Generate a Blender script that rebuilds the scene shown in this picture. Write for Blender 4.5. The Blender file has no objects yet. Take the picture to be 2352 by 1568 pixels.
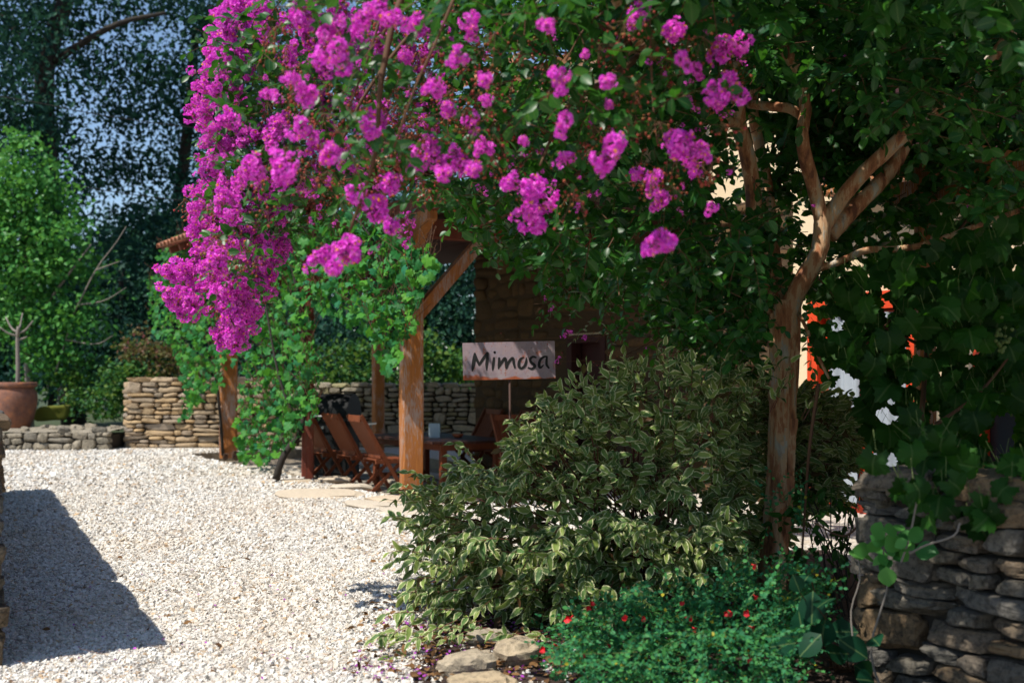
import bpy, math, random
import numpy as np
from mathutils import Vector, Matrix

random.seed(7)
RG = np.random.default_rng(11)
S = bpy.context.scene
COL = S.collection

# ------------------------------------------------------------------ camera, sky, sun, exposure
CX, HY, F, CAMH = 1176.0, 866.0, 2483.0, 1.45      # pixel frame of the photograph at 2352 x 1568
cam_d = bpy.data.cameras.new('camera')
cam_d.sensor_width = 36.0
cam_d.lens = 36.0 * F / 2352.0
cam_d.shift_y = (HY - 784.0) / 2352.0
cam_d.clip_end = 2000.0
cam_d.dof.use_dof = True
cam_d.dof.focus_distance = 7.6
cam_d.dof.aperture_fstop = 1.9
cam = bpy.data.objects.new('camera', cam_d)
cam.location = (0, 0, CAMH)
cam.rotation_euler = (math.radians(90), 0, 0)
COL.objects.link(cam)
S.camera = cam

SUN_AZ = (-0.64, -0.49)
SUN_EL = math.radians(57)
_l = math.hypot(*SUN_AZ)
TOSUN = Vector((SUN_AZ[0] / _l * math.cos(SUN_EL), SUN_AZ[1] / _l * math.cos(SUN_EL), math.sin(SUN_EL)))
w = bpy.data.worlds.new('World')
S.world = w
w.use_nodes = True
wn = w.node_tree
bg = wn.nodes['Background']
sky = wn.nodes.new('ShaderNodeTexSky')
sky.sky_type = 'NISHITA'
sky.sun_disc = False
sky.sun_elevation = SUN_EL
sky.sun_rotation = math.atan2(TOSUN.x, TOSUN.y)
sky.air_density = 1.0
sky.dust_density = 0.4
sky.ozone_density = 3.0
wn.links.new(sky.outputs[0], bg.inputs[0])
bg.inputs[1].default_value = 0.12
sd = bpy.data.lights.new('sun', 'SUN')
sd.energy = 4.9
sd.angle = math.radians(0.5)
sd.color = (1.0, 0.95, 0.86)
sun = bpy.data.objects.new('sun', sd)
sun.rotation_euler = TOSUN.to_track_quat('Z', 'Y').to_euler()
sun.location = (-10, -8, 20)
COL.objects.link(sun)
S.view_settings.view_transform = 'Standard'
S.view_settings.look = 'None'
S.view_settings.exposure = 0.38
S.view_settings.gamma = 1.0
S.render.engine = 'CYCLES'
S.cycles.max_bounces = 6
S.cycles.diffuse_bounces = 3
S.cycles.glossy_bounces = 2
S.cycles.transmission_bounces = 4
S.cycles.transparent_max_bounces = 4
S.cycles.use_denoising = True
S.cycles.caustics_reflective = False
S.cycles.caustics_refractive = False

# ------------------------------------------------------------------ helpers
def at(px, py, Y):
    return np.array([(px - CX) / F * Y, Y, CAMH + (HY - py) / F * Y])

def gnd(px, py, z=0.0):
    Y = (CAMH - z) * F / (py - HY)
    return np.array([(px - CX) / F * Y, Y, z])

def project(P):
    P = np.asarray(P)
    return CX + P[:, 0] / P[:, 1] * F, HY - (P[:, 2] - CAMH) / P[:, 1] * F

def unit(v):
    v = np.asarray(v, float)
    n = np.linalg.norm(v, axis=-1, keepdims=True)
    return v / np.maximum(n, 1e-9)

class Geo:
    def __init__(self):
        self.V, self.UV, self.T, self.Q, self.TM, self.QM, self.n = [], [], [], [], [], [], 0
    def add(self, v, tris=None, quads=None, uv=None, mat=0):
        v = np.asarray(v, float)
        self.V.append(v)
        self.UV.append(np.zeros((len(v), 2)) if uv is None else np.asarray(uv, float))
        if tris is not None and len(tris):
            t = np.asarray(tris, int) + self.n
            self.T.append(t); self.TM.append(np.full(len(t), mat, int))
        if quads is not None and len(quads):
            q = np.asarray(quads, int) + self.n
            self.Q.append(q); self.QM.append(np.full(len(q), mat, int))
        self.n += len(v)
        return self
    def inst(self, tm, O, R, Sc, mat=0):
        O = np.asarray(O, float); m = len(O)
        if m == 0: return self
        v0, t0, q0, u0 = tm
        Sc = np.asarray(Sc, float)
        Sc = Sc[:, None] * np.ones(3) if Sc.ndim == 1 else Sc
        v = np.einsum('mij,mkj->mki', R, v0[None] * Sc[:, None, :]) + O[:, None, :]
        k = len(v0)
        off = (np.arange(m) * k)[:, None, None]
        t = (t0[None] + off).reshape(-1, 3) if len(t0) else None
        q = (q0[None] + off).reshape(-1, 4) if len(q0) else None
        return self.add(v.reshape(-1, 3), t, q, np.tile(u0, (m, 1)), mat)
    def tube(self, pts, rad, sides=6, mat=0, cap=True):
        pts = np.asarray(pts, float); n = len(pts)
        rad = np.broadcast_to(np.asarray(rad, float), (n,))
        tan = unit(np.gradient(pts, axis=0))
        ref = np.array([0.0, 0.0, 1.0]) if abs(tan[0][2]) < 0.9 else np.array([1.0, 0, 0])
        a = unit(np.cross(ref, tan[0]))
        vs = []
        ang = np.linspace(0, 2 * math.pi, sides, endpoint=False)
        for i in range(n):
            a = unit(a - tan[i] * np.dot(a, tan[i]))
            b = np.cross(tan[i], a)
            vs.append(pts[i] + rad[i] * (np.cos(ang)[:, None] * a + np.sin(ang)[:, None] * b))
        v = np.concatenate(vs)
        q = []
        for i in range(n - 1):
            for j in range(sides):
                k = (j + 1) % sides
                q.append((i * sides + j, i * sides + k, (i + 1) * sides + k, (i + 1) * sides + j))
        tr = []
        if cap:
            v = np.concatenate([v, pts[:1], pts[-1:]])
            c0, c1 = n * sides, n * sides + 1
            for j in range(sides):
                k = (j + 1) % sides
                tr.append((c0, k, j)); tr.append((c1, (n - 1) * sides + j, (n - 1) * sides + k))
        return self.add(v, tr, q, None, mat)
    def box(self, c, half, R=None, mat=0):
        v = np.array([[x, y, z] for x in (-1, 1) for y in (-1, 1) for z in (-1, 1)], float) * np.asarray(half)
        if R is not None: v = v @ np.asarray(R).T
        q = [(0, 1, 3, 2), (4, 6, 7, 5), (0, 4, 5, 1), (2, 3, 7, 6), (0, 2, 6, 4), (1, 5, 7, 3)]
        return self.add(v + np.asarray(c), None, q, None, mat)
    def bar(self, p, q, wd, th, up=(0, 0, 1), mat=0):
        p = np.asarray(p, float); q = np.asarray(q, float)
        z = unit(q - p); x = np.cross(np.asarray(up, float), z)
        if np.linalg.norm(x) < 1e-4: x = np.array([1.0, 0, 0])
        x = unit(x); y = np.cross(z, x)
        return self.box((p + q) / 2, (wd / 2, th / 2, np.linalg.norm(q - p) / 2), np.stack([x, y, z], 1), mat)
    def mesh(self, name, mats, smooth=False, origin=(0, 0, 0)):
        me = bpy.data.meshes.new(name)
        V = np.concatenate(self.V) - np.asarray(origin, float)
        T = np.concatenate(self.T) if self.T else np.zeros((0, 3), int)
        Q = np.concatenate(self.Q) if self.Q else np.zeros((0, 4), int)
        MI = np.concatenate([np.concatenate(self.TM) if self.TM else np.zeros(0, int), np.concatenate(self.QM) if self.QM else np.zeros(0, int)])
        UV = np.concatenate(self.UV)
        loops = np.concatenate([T.ravel(), Q.ravel()]).astype(np.int32)
        npoly = len(T) + len(Q)
        tot = np.concatenate([np.full(len(T), 3), np.full(len(Q), 4)]).astype(np.int32)
        st = np.concatenate([[0], np.cumsum(tot)[:-1]]).astype(np.int32)
        me.vertices.add(len(V)); me.vertices.foreach_set('co', V.astype(np.float32).ravel())
        me.loops.add(len(loops)); me.loops.foreach_set('vertex_index', loops)
        me.polygons.add(npoly)
        me.polygons.foreach_set('loop_start', st)
        me.polygons.foreach_set('material_index', MI.astype(np.int32))
        me.polygons.foreach_set('use_smooth', np.full(npoly, smooth))
        uvl = me.uv_layers.new(name='UVMap')
        uvl.data.foreach_set('uv', UV[loops].astype(np.float32).ravel())
        me.update(calc_edges=True)
        me.validate()
        for m in (mats if isinstance(mats, (list, tuple)) else [mats]):
            me.materials.append(m)
        return me
    def build(self, name, mats, parent=None, smooth=False):
        origin = tuple(parent.location) if parent is not None and parent.parent is None else (0, 0, 0)
        if parent is not None and parent.parent is not None:
            origin = tuple(parent.parent.location)
        o = bpy.data.objects.new(name, self.mesh(name, mats, smooth, origin))
        COL.objects.link(o)
        if parent is not None: o.parent = parent
        return o

def tag(o, label=None, cat=None, group=None, kind=None):
    if label: o['label'] = label
    if cat: o['category'] = cat
    if group: o['group'] = group
    if kind: o['kind'] = kind
    return o

def thing(name, loc, label, cat, group=None):
    o = bpy.data.objects.new(name, None)
    o.location = tuple(float(c) for c in loc)
    o.empty_display_size = 0.1
    COL.objects.link(o)
    return tag(o, label, cat, group)

def place(name, me, parent, R, sc, O):
    """a child object sharing mesh data; O is a world position, parent only translated"""
    o = bpy.data.objects.new(name, me)
    COL.objects.link(o)
    o.parent = parent
    sc = np.ones(3) * np.asarray(sc, float)
    A = np.asarray(R) * sc[None, :]
    loc = np.asarray(O, float) - np.asarray(parent.location)
    m = Matrix.Identity(4)
    for i in range(3):
        for j in range(3): m[i][j] = A[i, j]
        m[i][3] = loc[i]
    o.matrix_local = m
    return o

def inpoly(P, poly):
    poly = np.asarray(poly, float); x, y = P[:, 0], P[:, 1]
    ins = np.zeros(len(P), bool); j = len(poly) - 1
    for i in range(len(poly)):
        xi, yi = poly[i]; xj, yj = poly[j]
        c = ((yi > y) != (yj > y)) & (x < (xj - xi) * (y - yi) / (yj - yi + 1e-12) + xi)
        ins ^= c; j = i
    return ins

def sample_poly(poly, n):
    a = np.asarray(poly, float); lo, hi = a.min(0), a.max(0)
    out = np.zeros((0, 2))
    while len(out) < n:
        p = lo + RG.random((n * 2, 2)) * (hi - lo)
        out = np.concatenate([out, p[inpoly(p, poly)]])
    return out[:n]

def rotmat(ax, ay, az):
    return np.array(Matrix.Rotation(az, 3, 'Z') @ Matrix.Rotation(ay, 3, 'Y') @ Matrix.Rotation(ax, 3, 'X'))

def rand_rot(n):
    q = unit(RG.normal(size=(n, 4)))
    a, b, c, d = q.T
    return np.stack([np.stack([1 - 2 * (c * c + d * d), 2 * (b * c - a * d), 2 * (b * d + a * c)], -1),
                     np.stack([2 * (b * c + a * d), 1 - 2 * (b * b + d * d), 2 * (c * d - a * b)], -1),
                     np.stack([2 * (b * d - a * c), 2 * (c * d + a * b), 1 - 2 * (b * b + c * c)], -1)], 1)

def curve_pts(ctrl, n=24):
    """Catmull-Rom through control points"""
    c = np.asarray(ctrl, float)
    c = np.concatenate([2 * c[:1] - c[1:2], c, 2 * c[-1:] - c[-2:-1]])
    k = len(c) - 3
    out = []
    for t in np.linspace(0, k - 1e-6, n):
        i = int(t); f = t - i
        p0, p1, p2, p3 = c[i:i + 4]
        out.append(0.5 * (2 * p1 + (p2 - p0) * f + (2 * p0 - 5 * p1 + 4 * p2 - p3) * f * f + (3 * p1 - p0 - 3 * p2 + p3) * f ** 3))
    return np.array(out)

# ------------------------------------------------------------------ materials
def newmat(name):
    m = bpy.data.materials.new(name); m.use_nodes = True
    nt = m.node_tree
    return m, nt, nt.nodes['Principled BSDF']

def nd(nt, typ, inp=None, **kw):
    n = nt.nodes.new(typ)
    for k, v in kw.items(): setattr(n, k, v)
    for k, v in (inp or {}).items():
        if isinstance(v, bpy.types.NodeSocket): nt.links.new(v, n.inputs[k])
        else: n.inputs[k].default_value = v
    return n

def ramp(nt, fac, stops, interp='LINEAR'):
    r = nt.nodes.new('ShaderNodeValToRGB'); nt.links.new(fac, r.inputs[0])
    cr = r.color_ramp; cr.interpolation = interp
    while len(cr.elements) < len(stops): cr.elements.new(0.5)
    for e, (p, c) in zip(cr.elements, stops):
        e.position = p; e.color = (*c[:3], 1) if len(c) >= 3 else (c[0],) * 3 + (1,)
    return r.outputs[0]

def mixc(nt, fac, a, b, blend='MIX'):
    n = nt.nodes.new('ShaderNodeMix'); n.data_type = 'RGBA'; n.blend_type = blend
    for s, v in ((0, fac), (6, a), (7, b)):
        if isinstance(v, bpy.types.NodeSocket): nt.links.new(v, n.inputs[s])
        else: n.inputs[s].default_value = (*v, 1) if isinstance(v, tuple) and len(v) == 3 else v
    return n.outputs[2]

def math_(nt, op, a, b=0.0, clamp=False):
    n = nt.nodes.new('ShaderNodeMath'); n.operation = op; n.use_clamp = clamp
    for i, v in enumerate((a, b)):
        if isinstance(v, bpy.types.NodeSocket): nt.links.new(v, n.inputs[i])
        else: n.inputs[i].default_value = v
    return n.outputs[0]

def coords(nt, which='Object', scale=(1, 1, 1)):
    tc = nt.nodes.new('ShaderNodeTexCoord')
    mp = nd(nt, 'ShaderNodeMapping', {'Vector': tc.outputs[which], 'Scale': scale})
    return mp.outputs[0]

def noise(nt, vec, sc, det=4, rough=0.6):
    return nd(nt, 'ShaderNodeTexNoise', {'Vector': vec, 'Scale': sc, 'Detail': det, 'Roughness': rough}).outputs[0]

def bump(nt, b, h, st=0.4, dist=0.02):
    n = nd(nt, 'ShaderNodeBump', {'Height': h, 'Strength': st, 'Distance': dist})
    nt.links.new(n.outputs[0], b.inputs['Normal'])

def rnd(nt):
    g = nt.nodes.new('ShaderNodeNewGeometry'); oi = nt.nodes.new('ShaderNodeObjectInfo')
    return math_(nt, 'FRACT', math_(nt, 'ADD', g.outputs['Random Per Island'], oi.outputs['Random']))

def leaf_mat(name, cols, rough=0.4, trans=0.3, tcol=None, margin=None, vein=0.25, spec=0.15, dead=None):
    m, nt, b = newmat(name)
    r = rnd(nt)
    n = len(cols)
    col = ramp(nt, r, [(i / max(1, n - 1), c) for i, c in enumerate(cols)])
    uvn = nt.nodes.new('ShaderNodeUVMap')
    sx = nd(nt, 'ShaderNodeSeparateXYZ', {0: uvn.outputs[0]})
    e = math_(nt, 'ABSOLUTE', math_(nt, 'SUBTRACT', math_(nt, 'MULTIPLY', sx.outputs[0], 2.0), 1.0))
    if vein:
        vn = math_(nt, 'LESS_THAN', e, 0.07)
        col = mixc(nt, math_(nt, 'MULTIPLY', vn, vein), col, (0.25, 0.35, 0.12))
    if margin:
        nz = noise(nt, coords(nt, 'Object', (1, 1, 1)), 70, 2)
        ee = math_(nt, 'ADD', e, math_(nt, 'MULTIPLY', math_(nt, 'SUBTRACT', nz, 0.5), 0.9))
        mf = ramp(nt, ee, [(0.66, (0, 0, 0)), (0.76, (1, 1, 1))])
        col = mixc(nt, mf, col, margin)
    if dead:
        r2 = math_(nt, 'FRACT', math_(nt, 'MULTIPLY', r, 13.7))
        col = mixc(nt, math_(nt, 'GREATER_THAN', r2, 1.0 - dead[1]), col, dead[0])
    nt.links.new(col, b.inputs['Base Color'])
    b.inputs['Roughness'].default_value = rough
    b.inputs['Specular IOR Level'].default_value = spec
    if trans:
        t = nt.nodes.new('ShaderNodeBsdfTranslucent')
        tc = mixc(nt, 0.6, col, tcol or (0.2, 0.45, 0.05))
        nt.links.new(tc, t.inputs[0])
        mx = nt.nodes.new('ShaderNodeMixShader'); mx.inputs[0].default_value = trans
        nt.links.new(b.outputs[0], mx.inputs[1]); nt.links.new(t.outputs[0], mx.inputs[2])
        nt.links.new(mx.outputs[0], nt.nodes['Material Output'].inputs[0])
    return m

def stone_mat(name, cols, lichen=0.5, dark=(0.03, 0.03, 0.03), sc=1.0, tint=(0.5, 0.42, 0.3), pale=(0.4, 0.4, 0.36)):
    m, nt, b = newmat(name)
    oi = nt.nodes.new('ShaderNodeObjectInfo')
    r = rnd(nt)
    vec = nt.nodes.new('ShaderNodeNewGeometry').outputs['Position']
    n1 = noise(nt, vec, 9 * sc, 6, 0.65)
    base = ramp(nt, r, [(i / (len(cols) - 1), c) for i, c in enumerate(cols)])
    col = mixc(nt, math_(nt, 'MULTIPLY', n1, 0.9), base, mixc(nt, 0.5, base, tint))
    n2 = noise(nt, vec, 24 * sc, 9, 0.78)
    f = ramp(nt, n2, [(0.46, (0, 0, 0)), (0.62, (1, 1, 1))])
    col = mixc(nt, math_(nt, 'MULTIPLY', f, lichen), col, dark)
    n3 = noise(nt, vec, 17 * sc, 10, 0.8)
    f3 = ramp(nt, n3, [(0.56, (0, 0, 0)), (0.68, (1, 1, 1))])
    col = mixc(nt, math_(nt, 'MULTIPLY', f3, lichen * 0.6), col, mixc(nt, 0.5, base, pale))
    nt.links.new(col, b.inputs['Base Color'])
    b.inputs['Roughness'].default_value = 0.92
    b.inputs['Specular IOR Level'].default_value = 0.2
    h = math_(nt, 'ADD', math_(nt, 'MULTIPLY', n1, 1.0), math_(nt, 'MULTIPLY', n2, 0.35))
    bump(nt, b, h, 0.8, 0.03)
    return m

def wood_mat(name, a, bcol, worn=None, wornamt=0.5, scale=(9, 9, 0.9), rough=0.7):
    m, nt, b = newmat(name)
    vec = coords(nt, 'Object', scale)
    n1 = noise(nt, vec, 3, 6, 0.65)
    n2 = noise(nt, coords(nt, 'Object', tuple(s * 4 for s in scale)), 3, 3, 0.6)
    col = mixc(nt, ramp(nt, n1, [(0.3, (0, 0, 0)), (0.7, (1, 1, 1))]), a, bcol)
    if worn:
        f = ramp(nt, math_(nt, 'ADD', math_(nt, 'MULTIPLY', n2, 0.5), math_(nt, 'MULTIPLY', noise(nt, coords(nt, 'Object', (2.2, 2.2, 0.9)), 2, 3), 0.5)), [(0.5, (0, 0, 0)), (0.58, (1, 1, 1))])
        col = mixc(nt, math_(nt, 'MULTIPLY', f, wornamt), col, worn)
    ck = noise(nt, coords(nt, 'Object', (scale[0] * 5, scale[1] * 5, scale[2] * 0.6)), 2.2, 2, 0.5)
    cf = ramp(nt, ck, [(0.30, (1, 1, 1)), (0.36, (0, 0, 0))])
    col = mixc(nt, math_(nt, 'MULTIPLY', cf, 0.75), col, (0.03, 0.02, 0.014))
    nt.links.new(col, b.inputs['Base Color'])
    b.inputs['Roughness'].default_value = rough
    b.inputs['Specular IOR Level'].default_value = 0.3
    bump(nt, b, math_(nt, 'SUBTRACT', n2, cf), 0.45, 0.012)
    return m

def plain(name, c, rough=0.6, metal=0.0, var=0.25, sc=12, spec=0.4):
    m, nt, b = newmat(name)
    n1 = noise(nt, coords(nt, 'Object'), sc, 5)
    col = mixc(nt, math_(nt, 'MULTIPLY', n1, var * 2), c, tuple(x * 0.45 for x in c))
    nt.links.new(col, b.inputs['Base Color'])
    b.inputs['Roughness'].default_value = rough; b.inputs['Metallic'].default_value = metal
    b.inputs['Specular IOR Level'].default_value = spec
    return m

MT = {}
MT['myrtle_leaf'] = leaf_mat('myrtle_leaf', [(0.008, 0.042, 0.008), (0.014, 0.07, 0.012), (0.03, 0.115, 0.015), (0.012, 0.065, 0.03)], 0.38, 0.28, (0.12, 0.42, 0.02), spec=0.28)
MT['shrub_leaf'] = leaf_mat('shrub_leaf', [(0.07, 0.15, 0.045), (0.12, 0.2, 0.05), (0.22, 0.28, 0.06), (0.1, 0.18, 0.07)], 0.5, 0.25, (0.3, 0.42, 0.08), margin=(0.56, 0.56, 0.3), vein=0.3, dead=((0.09, 0.045, 0.02), 0.035))
MT['sage_leaf'] = leaf_mat('sage_leaf', [(0.015, 0.1, 0.045), (0.04, 0.2, 0.08), (0.08, 0.28, 0.07)], 0.5, 0.3, (0.12, 0.45, 0.05), vein=0, dead=((0.4, 0.34, 0.03), 0.012))
MT['vine_leaf'] = leaf_mat('vine_leaf', [(0.01, 0.075, 0.022), (0.025, 0.16, 0.04), (0.09, 0.27, 0.025), (0.025, 0.17, 0.085)], 0.5, 0.3, (0.12, 0.42, 0.03), vein=0.12, spec=0.12)
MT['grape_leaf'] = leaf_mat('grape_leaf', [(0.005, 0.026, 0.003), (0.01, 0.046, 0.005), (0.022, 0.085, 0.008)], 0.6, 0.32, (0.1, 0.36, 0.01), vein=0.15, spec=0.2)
MT['round_leaf'] = leaf_mat('round_leaf', [(0.006, 0.04, 0.018), (0.009, 0.055, 0.026)], 0.45, 0.2, (0.1, 0.35, 0.06), vein=0.3)
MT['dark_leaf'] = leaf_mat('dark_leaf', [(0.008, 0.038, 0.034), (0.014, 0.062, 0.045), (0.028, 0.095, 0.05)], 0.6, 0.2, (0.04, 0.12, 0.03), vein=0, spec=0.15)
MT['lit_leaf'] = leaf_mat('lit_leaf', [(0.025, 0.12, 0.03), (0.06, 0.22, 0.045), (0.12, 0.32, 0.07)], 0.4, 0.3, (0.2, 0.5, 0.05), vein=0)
MT['mid_leaf'] = leaf_mat('mid_leaf', [(0.02, 0.08, 0.03), (0.04, 0.13, 0.03), (0.1, 0.16, 0.02)], 0.5, 0.25, (0.15, 0.35, 0.04), vein=0)
MT['red_leaf'] = leaf_mat('red_leaf', [(0.1, 0.06, 0.03), (0.08, 0.13, 0.03), (0.16, 0.05, 0.05)], 0.5, 0.25, (0.3, 0.25, 0.05), vein=0)
MT['petal'] = leaf_mat('petal', [(0.6, 0.025, 0.46), (0.8, 0.05, 0.64), (0.92, 0.2, 0.8), (0.66, 0.06, 0.68), (0.88, 0.1, 0.7), (0.9, 0.22, 0.76)], 0.6, 0.28, (0.95, 0.12, 0.8), vein=0, spec=0.05)
MT['stamen'] = plain('stamen', (0.85, 0.36, 0.02), 0.6, var=0.1)
MT['bud'] = leaf_mat('bud', [(0.22, 0.02, 0.03), (0.32, 0.05, 0.04), (0.14, 0.12, 0.02)], 0.4, 0, vein=0)
MT['red_flower'] = plain('red_flower', (0.75, 0.012, 0.02), 0.5, var=0.1)
MT['twig'] = plain('twig', (0.11, 0.05, 0.022), 0.8)
MT['red_twig'] = plain('red_twig', (0.13, 0.03, 0.022), 0.7)
MT['green_twig'] = plain('green_twig', (0.1, 0.14, 0.03), 0.7)
MT['dead_leaf'] = leaf_mat('dead_leaf', [(0.16, 0.08, 0.03), (0.22, 0.12, 0.05), (0.09, 0.045, 0.02)], 0.8, 0.1, (0.3, 0.15, 0.05), vein=0)
MT['needle'] = plain('needle', (0.28, 0.12, 0.05), 0.8)
MT['fallen_petal'] = leaf_mat('fallen_petal', [(0.35, 0.05, 0.38), (0.45, 0.08, 0.5), (0.28, 0.06, 0.34)], 0.7, 0.2, (0.6, 0.1, 0.6), vein=0)
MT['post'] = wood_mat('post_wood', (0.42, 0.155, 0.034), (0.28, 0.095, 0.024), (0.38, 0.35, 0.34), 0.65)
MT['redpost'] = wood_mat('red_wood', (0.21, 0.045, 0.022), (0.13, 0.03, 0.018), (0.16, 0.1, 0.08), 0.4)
MT['chair'] = wood_mat('chair_wood', (0.22, 0.06, 0.022), (0.14, 0.04, 0.017), None, 0, (12, 12, 3), 0.5)
MT['table'] = wood_mat('table_wood', (0.085, 0.035, 0.025), (0.05, 0.022, 0.018), None, 0, (3, 12, 12), 0.4)
MT['redpaint'] = plain('red_paint', (0.66, 0.06, 0.012), 0.5, var=0.15)
MT['maroon'] = plain('maroon_boards', (0.045, 0.008, 0.007), 0.7)
MT['black'] = plain('black_metal', (0.01, 0.011, 0.012), 0.6, 0.0, spec=0.15)
MT['steel'] = plain('steel', (0.3, 0.3, 0.3), 0.35, 0.9)
MT['white'] = plain('white_cloth', (0.36, 0.4, 0.45), 0.85, var=0.2)
MT['frosted'] = plain('frosted_glass', (0.55, 0.68, 0.72), 0.3, var=0.08)
MT['orange'] = plain('orange_ceramic', (0.6, 0.15, 0.05), 0.5)
MT['ink'] = plain('black_paint', (0.006, 0.006, 0.006), 0.7, var=0)
MT['core'] = plain('wall_earth', (0.035, 0.028, 0.02), 0.95)
MT['mortar'] = plain('ochre_mortar', (0.07, 0.042, 0.02), 0.95)
MT['cone'] = plain('pine_cone', (0.1, 0.06, 0.04), 0.8)
MT['moss'] = plain('moss', (0.12, 0.13, 0.01), 0.95, sc=30)
MT['stone_tan'] = stone_mat('stone_tan', [(0.24, 0.19, 0.14), (0.46, 0.29, 0.13), (0.36, 0.26, 0.16), (0.27, 0.22, 0.18), (0.52, 0.34, 0.16)], 0.35)
MT['stone_low'] = stone_mat('stone_low', [(0.2, 0.18, 0.14), (0.28, 0.24, 0.18), (0.16, 0.15, 0.13)], 0.65)
MT['stone_back'] = stone_mat('stone_back', [(0.26, 0.24, 0.18), (0.34, 0.3, 0.22), (0.22, 0.2, 0.16), (0.22, 0.21, 0.06)], 0.4)
MT['stone_grey'] = stone_mat('stone_grey', [(0.1, 0.095, 0.085), (0.15, 0.13, 0.1), (0.085, 0.08, 0.075), (0.2, 0.125, 0.06), (0.125, 0.12, 0.11)], 0.8, dark=(0.015, 0.015, 0.014), sc=1.3, tint=(0.14, 0.12, 0.09), pale=(0.24, 0.24, 0.22))
MT['stone_house'] = stone_mat('stone_house', [(0.09, 0.05, 0.022), (0.13, 0.075, 0.032), (0.07, 0.042, 0.022)], 0.4, tint=(0.12, 0.07, 0.03), pale=(0.12, 0.085, 0.05))
MT['slab'] = stone_mat('slab', [(0.52, 0.47, 0.4), (0.6, 0.52, 0.42), (0.55, 0.44, 0.32)], 0.12)
MT['rock'] = stone_mat('rock', [(0.34, 0.31, 0.26), (0.44, 0.33, 0.2)], 0.45, sc=0.9)

def gravel_ground():
    m, nt, b = newmat('gravel_ground')
    vec = coords(nt, 'Object')
    v = nd(nt, 'ShaderNodeTexVoronoi', {'Vector': vec, 'Scale': 34.0, 'Randomness': 1.0})
    sep = nd(nt, 'ShaderNodeSeparateColor', {0: v.outputs['Color']})
    col = ramp(nt, sep.outputs[0], [(0, (0.34, 0.31, 0.27)), (0.3, (0.54, 0.5, 0.45)), (0.65, (0.66, 0.63, 0.58)), (1, (0.56, 0.47, 0.36))])
    big = noise(nt, vec, 0.7, 3)
    col = mixc(nt, ramp(nt, big, [(0.45, (0, 0, 0)), (0.7, (0.45, 0.45, 0.45))]), col, (0.58, 0.46, 0.31))
    gap = ramp(nt, v.outputs['Distance'], [(0.45, (0, 0, 0)), (0.75, (1, 1, 1))])
    col = mixc(nt, math_(nt, 'MULTIPLY', gap, 0.45), col, (0.2, 0.17, 0.13))
    nt.links.new(col, b.inputs['Base Color'])
    b.inputs['Roughness'].default_value = 0.95; b.inputs['Specular IOR Level'].default_value = 0.15
    bump(nt, b, math_(nt, 'MULTIPLY', v.outputs['Distance'], -1.0), 0.9, 0.02)
    return m
MT['gravel'] = gravel_ground()
def gravel_stone():
    m, nt, b = newmat('gravel_stone')
    r = rnd(nt)
    col = ramp(nt, r, [(0, (0.56, 0.54, 0.5)), (0.25, (0.69, 0.67, 0.63)), (0.5, (0.76, 0.74, 0.69)), (0.7, (0.62, 0.56, 0.47)), (0.82, (0.48, 0.46, 0.43)), (0.94, (0.3, 0.27, 0.24)), (1, (0.58, 0.4, 0.23))])
    pos = nt.nodes.new('ShaderNodeNewGeometry').outputs['Position']
    wf_ = ramp(nt, noise(nt, nd(nt, 'ShaderNodeMapping', {'Vector': pos, 'Scale': (1.0, 0.45, 1.0), 'Rotation': (0, 0, 0.45)}).outputs[0], 0.9, 4, 0.65), [(0.42, (0, 0, 0)), (0.66, (0.4, 0.4, 0.4))])
    col = mixc(nt, wf_, col, mixc(nt, 0.55, col, (0.55, 0.4, 0.24)))
    df_ = ramp(nt, noise(nt, pos, 2.3, 5, 0.7), [(0.55, (0, 0, 0)), (0.75, (0.5, 0.5, 0.5))])
    col = mixc(nt, df_, col, mixc(nt, 0.5, col, (0.25, 0.21, 0.16)))
    nt.links.new(col, b.inputs['Base Color'])
    b.inputs['Roughness'].default_value = 0.9; b.inputs['Specular IOR Level'].default_value = 0.2
    return m
MT['pebble'] = gravel_stone()
def soil():
    m, nt, b = newmat('soil')
    vec = coords(nt, 'Object')
    n1 = noise(nt, vec, 14, 8, 0.75); n2 = noise(nt, vec, 70, 4, 0.7)
    col = ramp(nt, n2, [(0.3, (0.03, 0.017, 0.012)), (0.55, (0.075, 0.04, 0.025)), (0.75, (0.16, 0.09, 0.05))])
    nt.links.new(col, b.inputs['Base Color']); b.inputs['Roughness'].default_value = 0.95
    bump(nt, b, math_(nt, 'ADD', n1, n2), 1.0, 0.04)
    return m
MT['soil'] = soil()
MT['grass'] = plain('garden_earth', (0.05, 0.07, 0.025), 0.95, sc=3)
MT['floor'] = stone_mat('terrace_stone', [(0.2, 0.16, 0.12), (0.24, 0.19, 0.14)], 0.3)
def plaster():
    m, nt, b = newmat('cream_plaster')
    vec = coords(nt, 'Object')
    n1 = noise(nt, vec, 1.6, 5); n2 = noise(nt, vec, 40, 4)
    col = mixc(nt, n1, (0.66, 0.5, 0.3), (0.74, 0.6, 0.42))
    nt.links.new(col, b.inputs['Base Color']); b.inputs['Roughness'].default_value = 0.95
    bump(nt, b, n2, 0.4, 0.01)
    return m
MT['plaster'] = plaster()
def tile_mat():
    m, nt, b = newmat('roof_tile')
    r = rnd(nt)
    col = ramp(nt, r, [(0, (0.3, 0.1, 0.05)), (0.5, (0.42, 0.17, 0.09)), (1, (0.24, 0.11, 0.07))])
    n2 = noise(nt, coords(nt, 'Object'), 22, 5)
    col = mixc(nt, ramp(nt, n2, [(0.5, (0, 0, 0)), (0.68, (0.7, 0.7, 0.7))]), col, (0.12, 0.1, 0.07))
    nt.links.new(col, b.inputs['Base Color']); b.inputs['Roughness'].default_value = 0.9
    return m
MT['tile'] = tile_mat()
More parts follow.
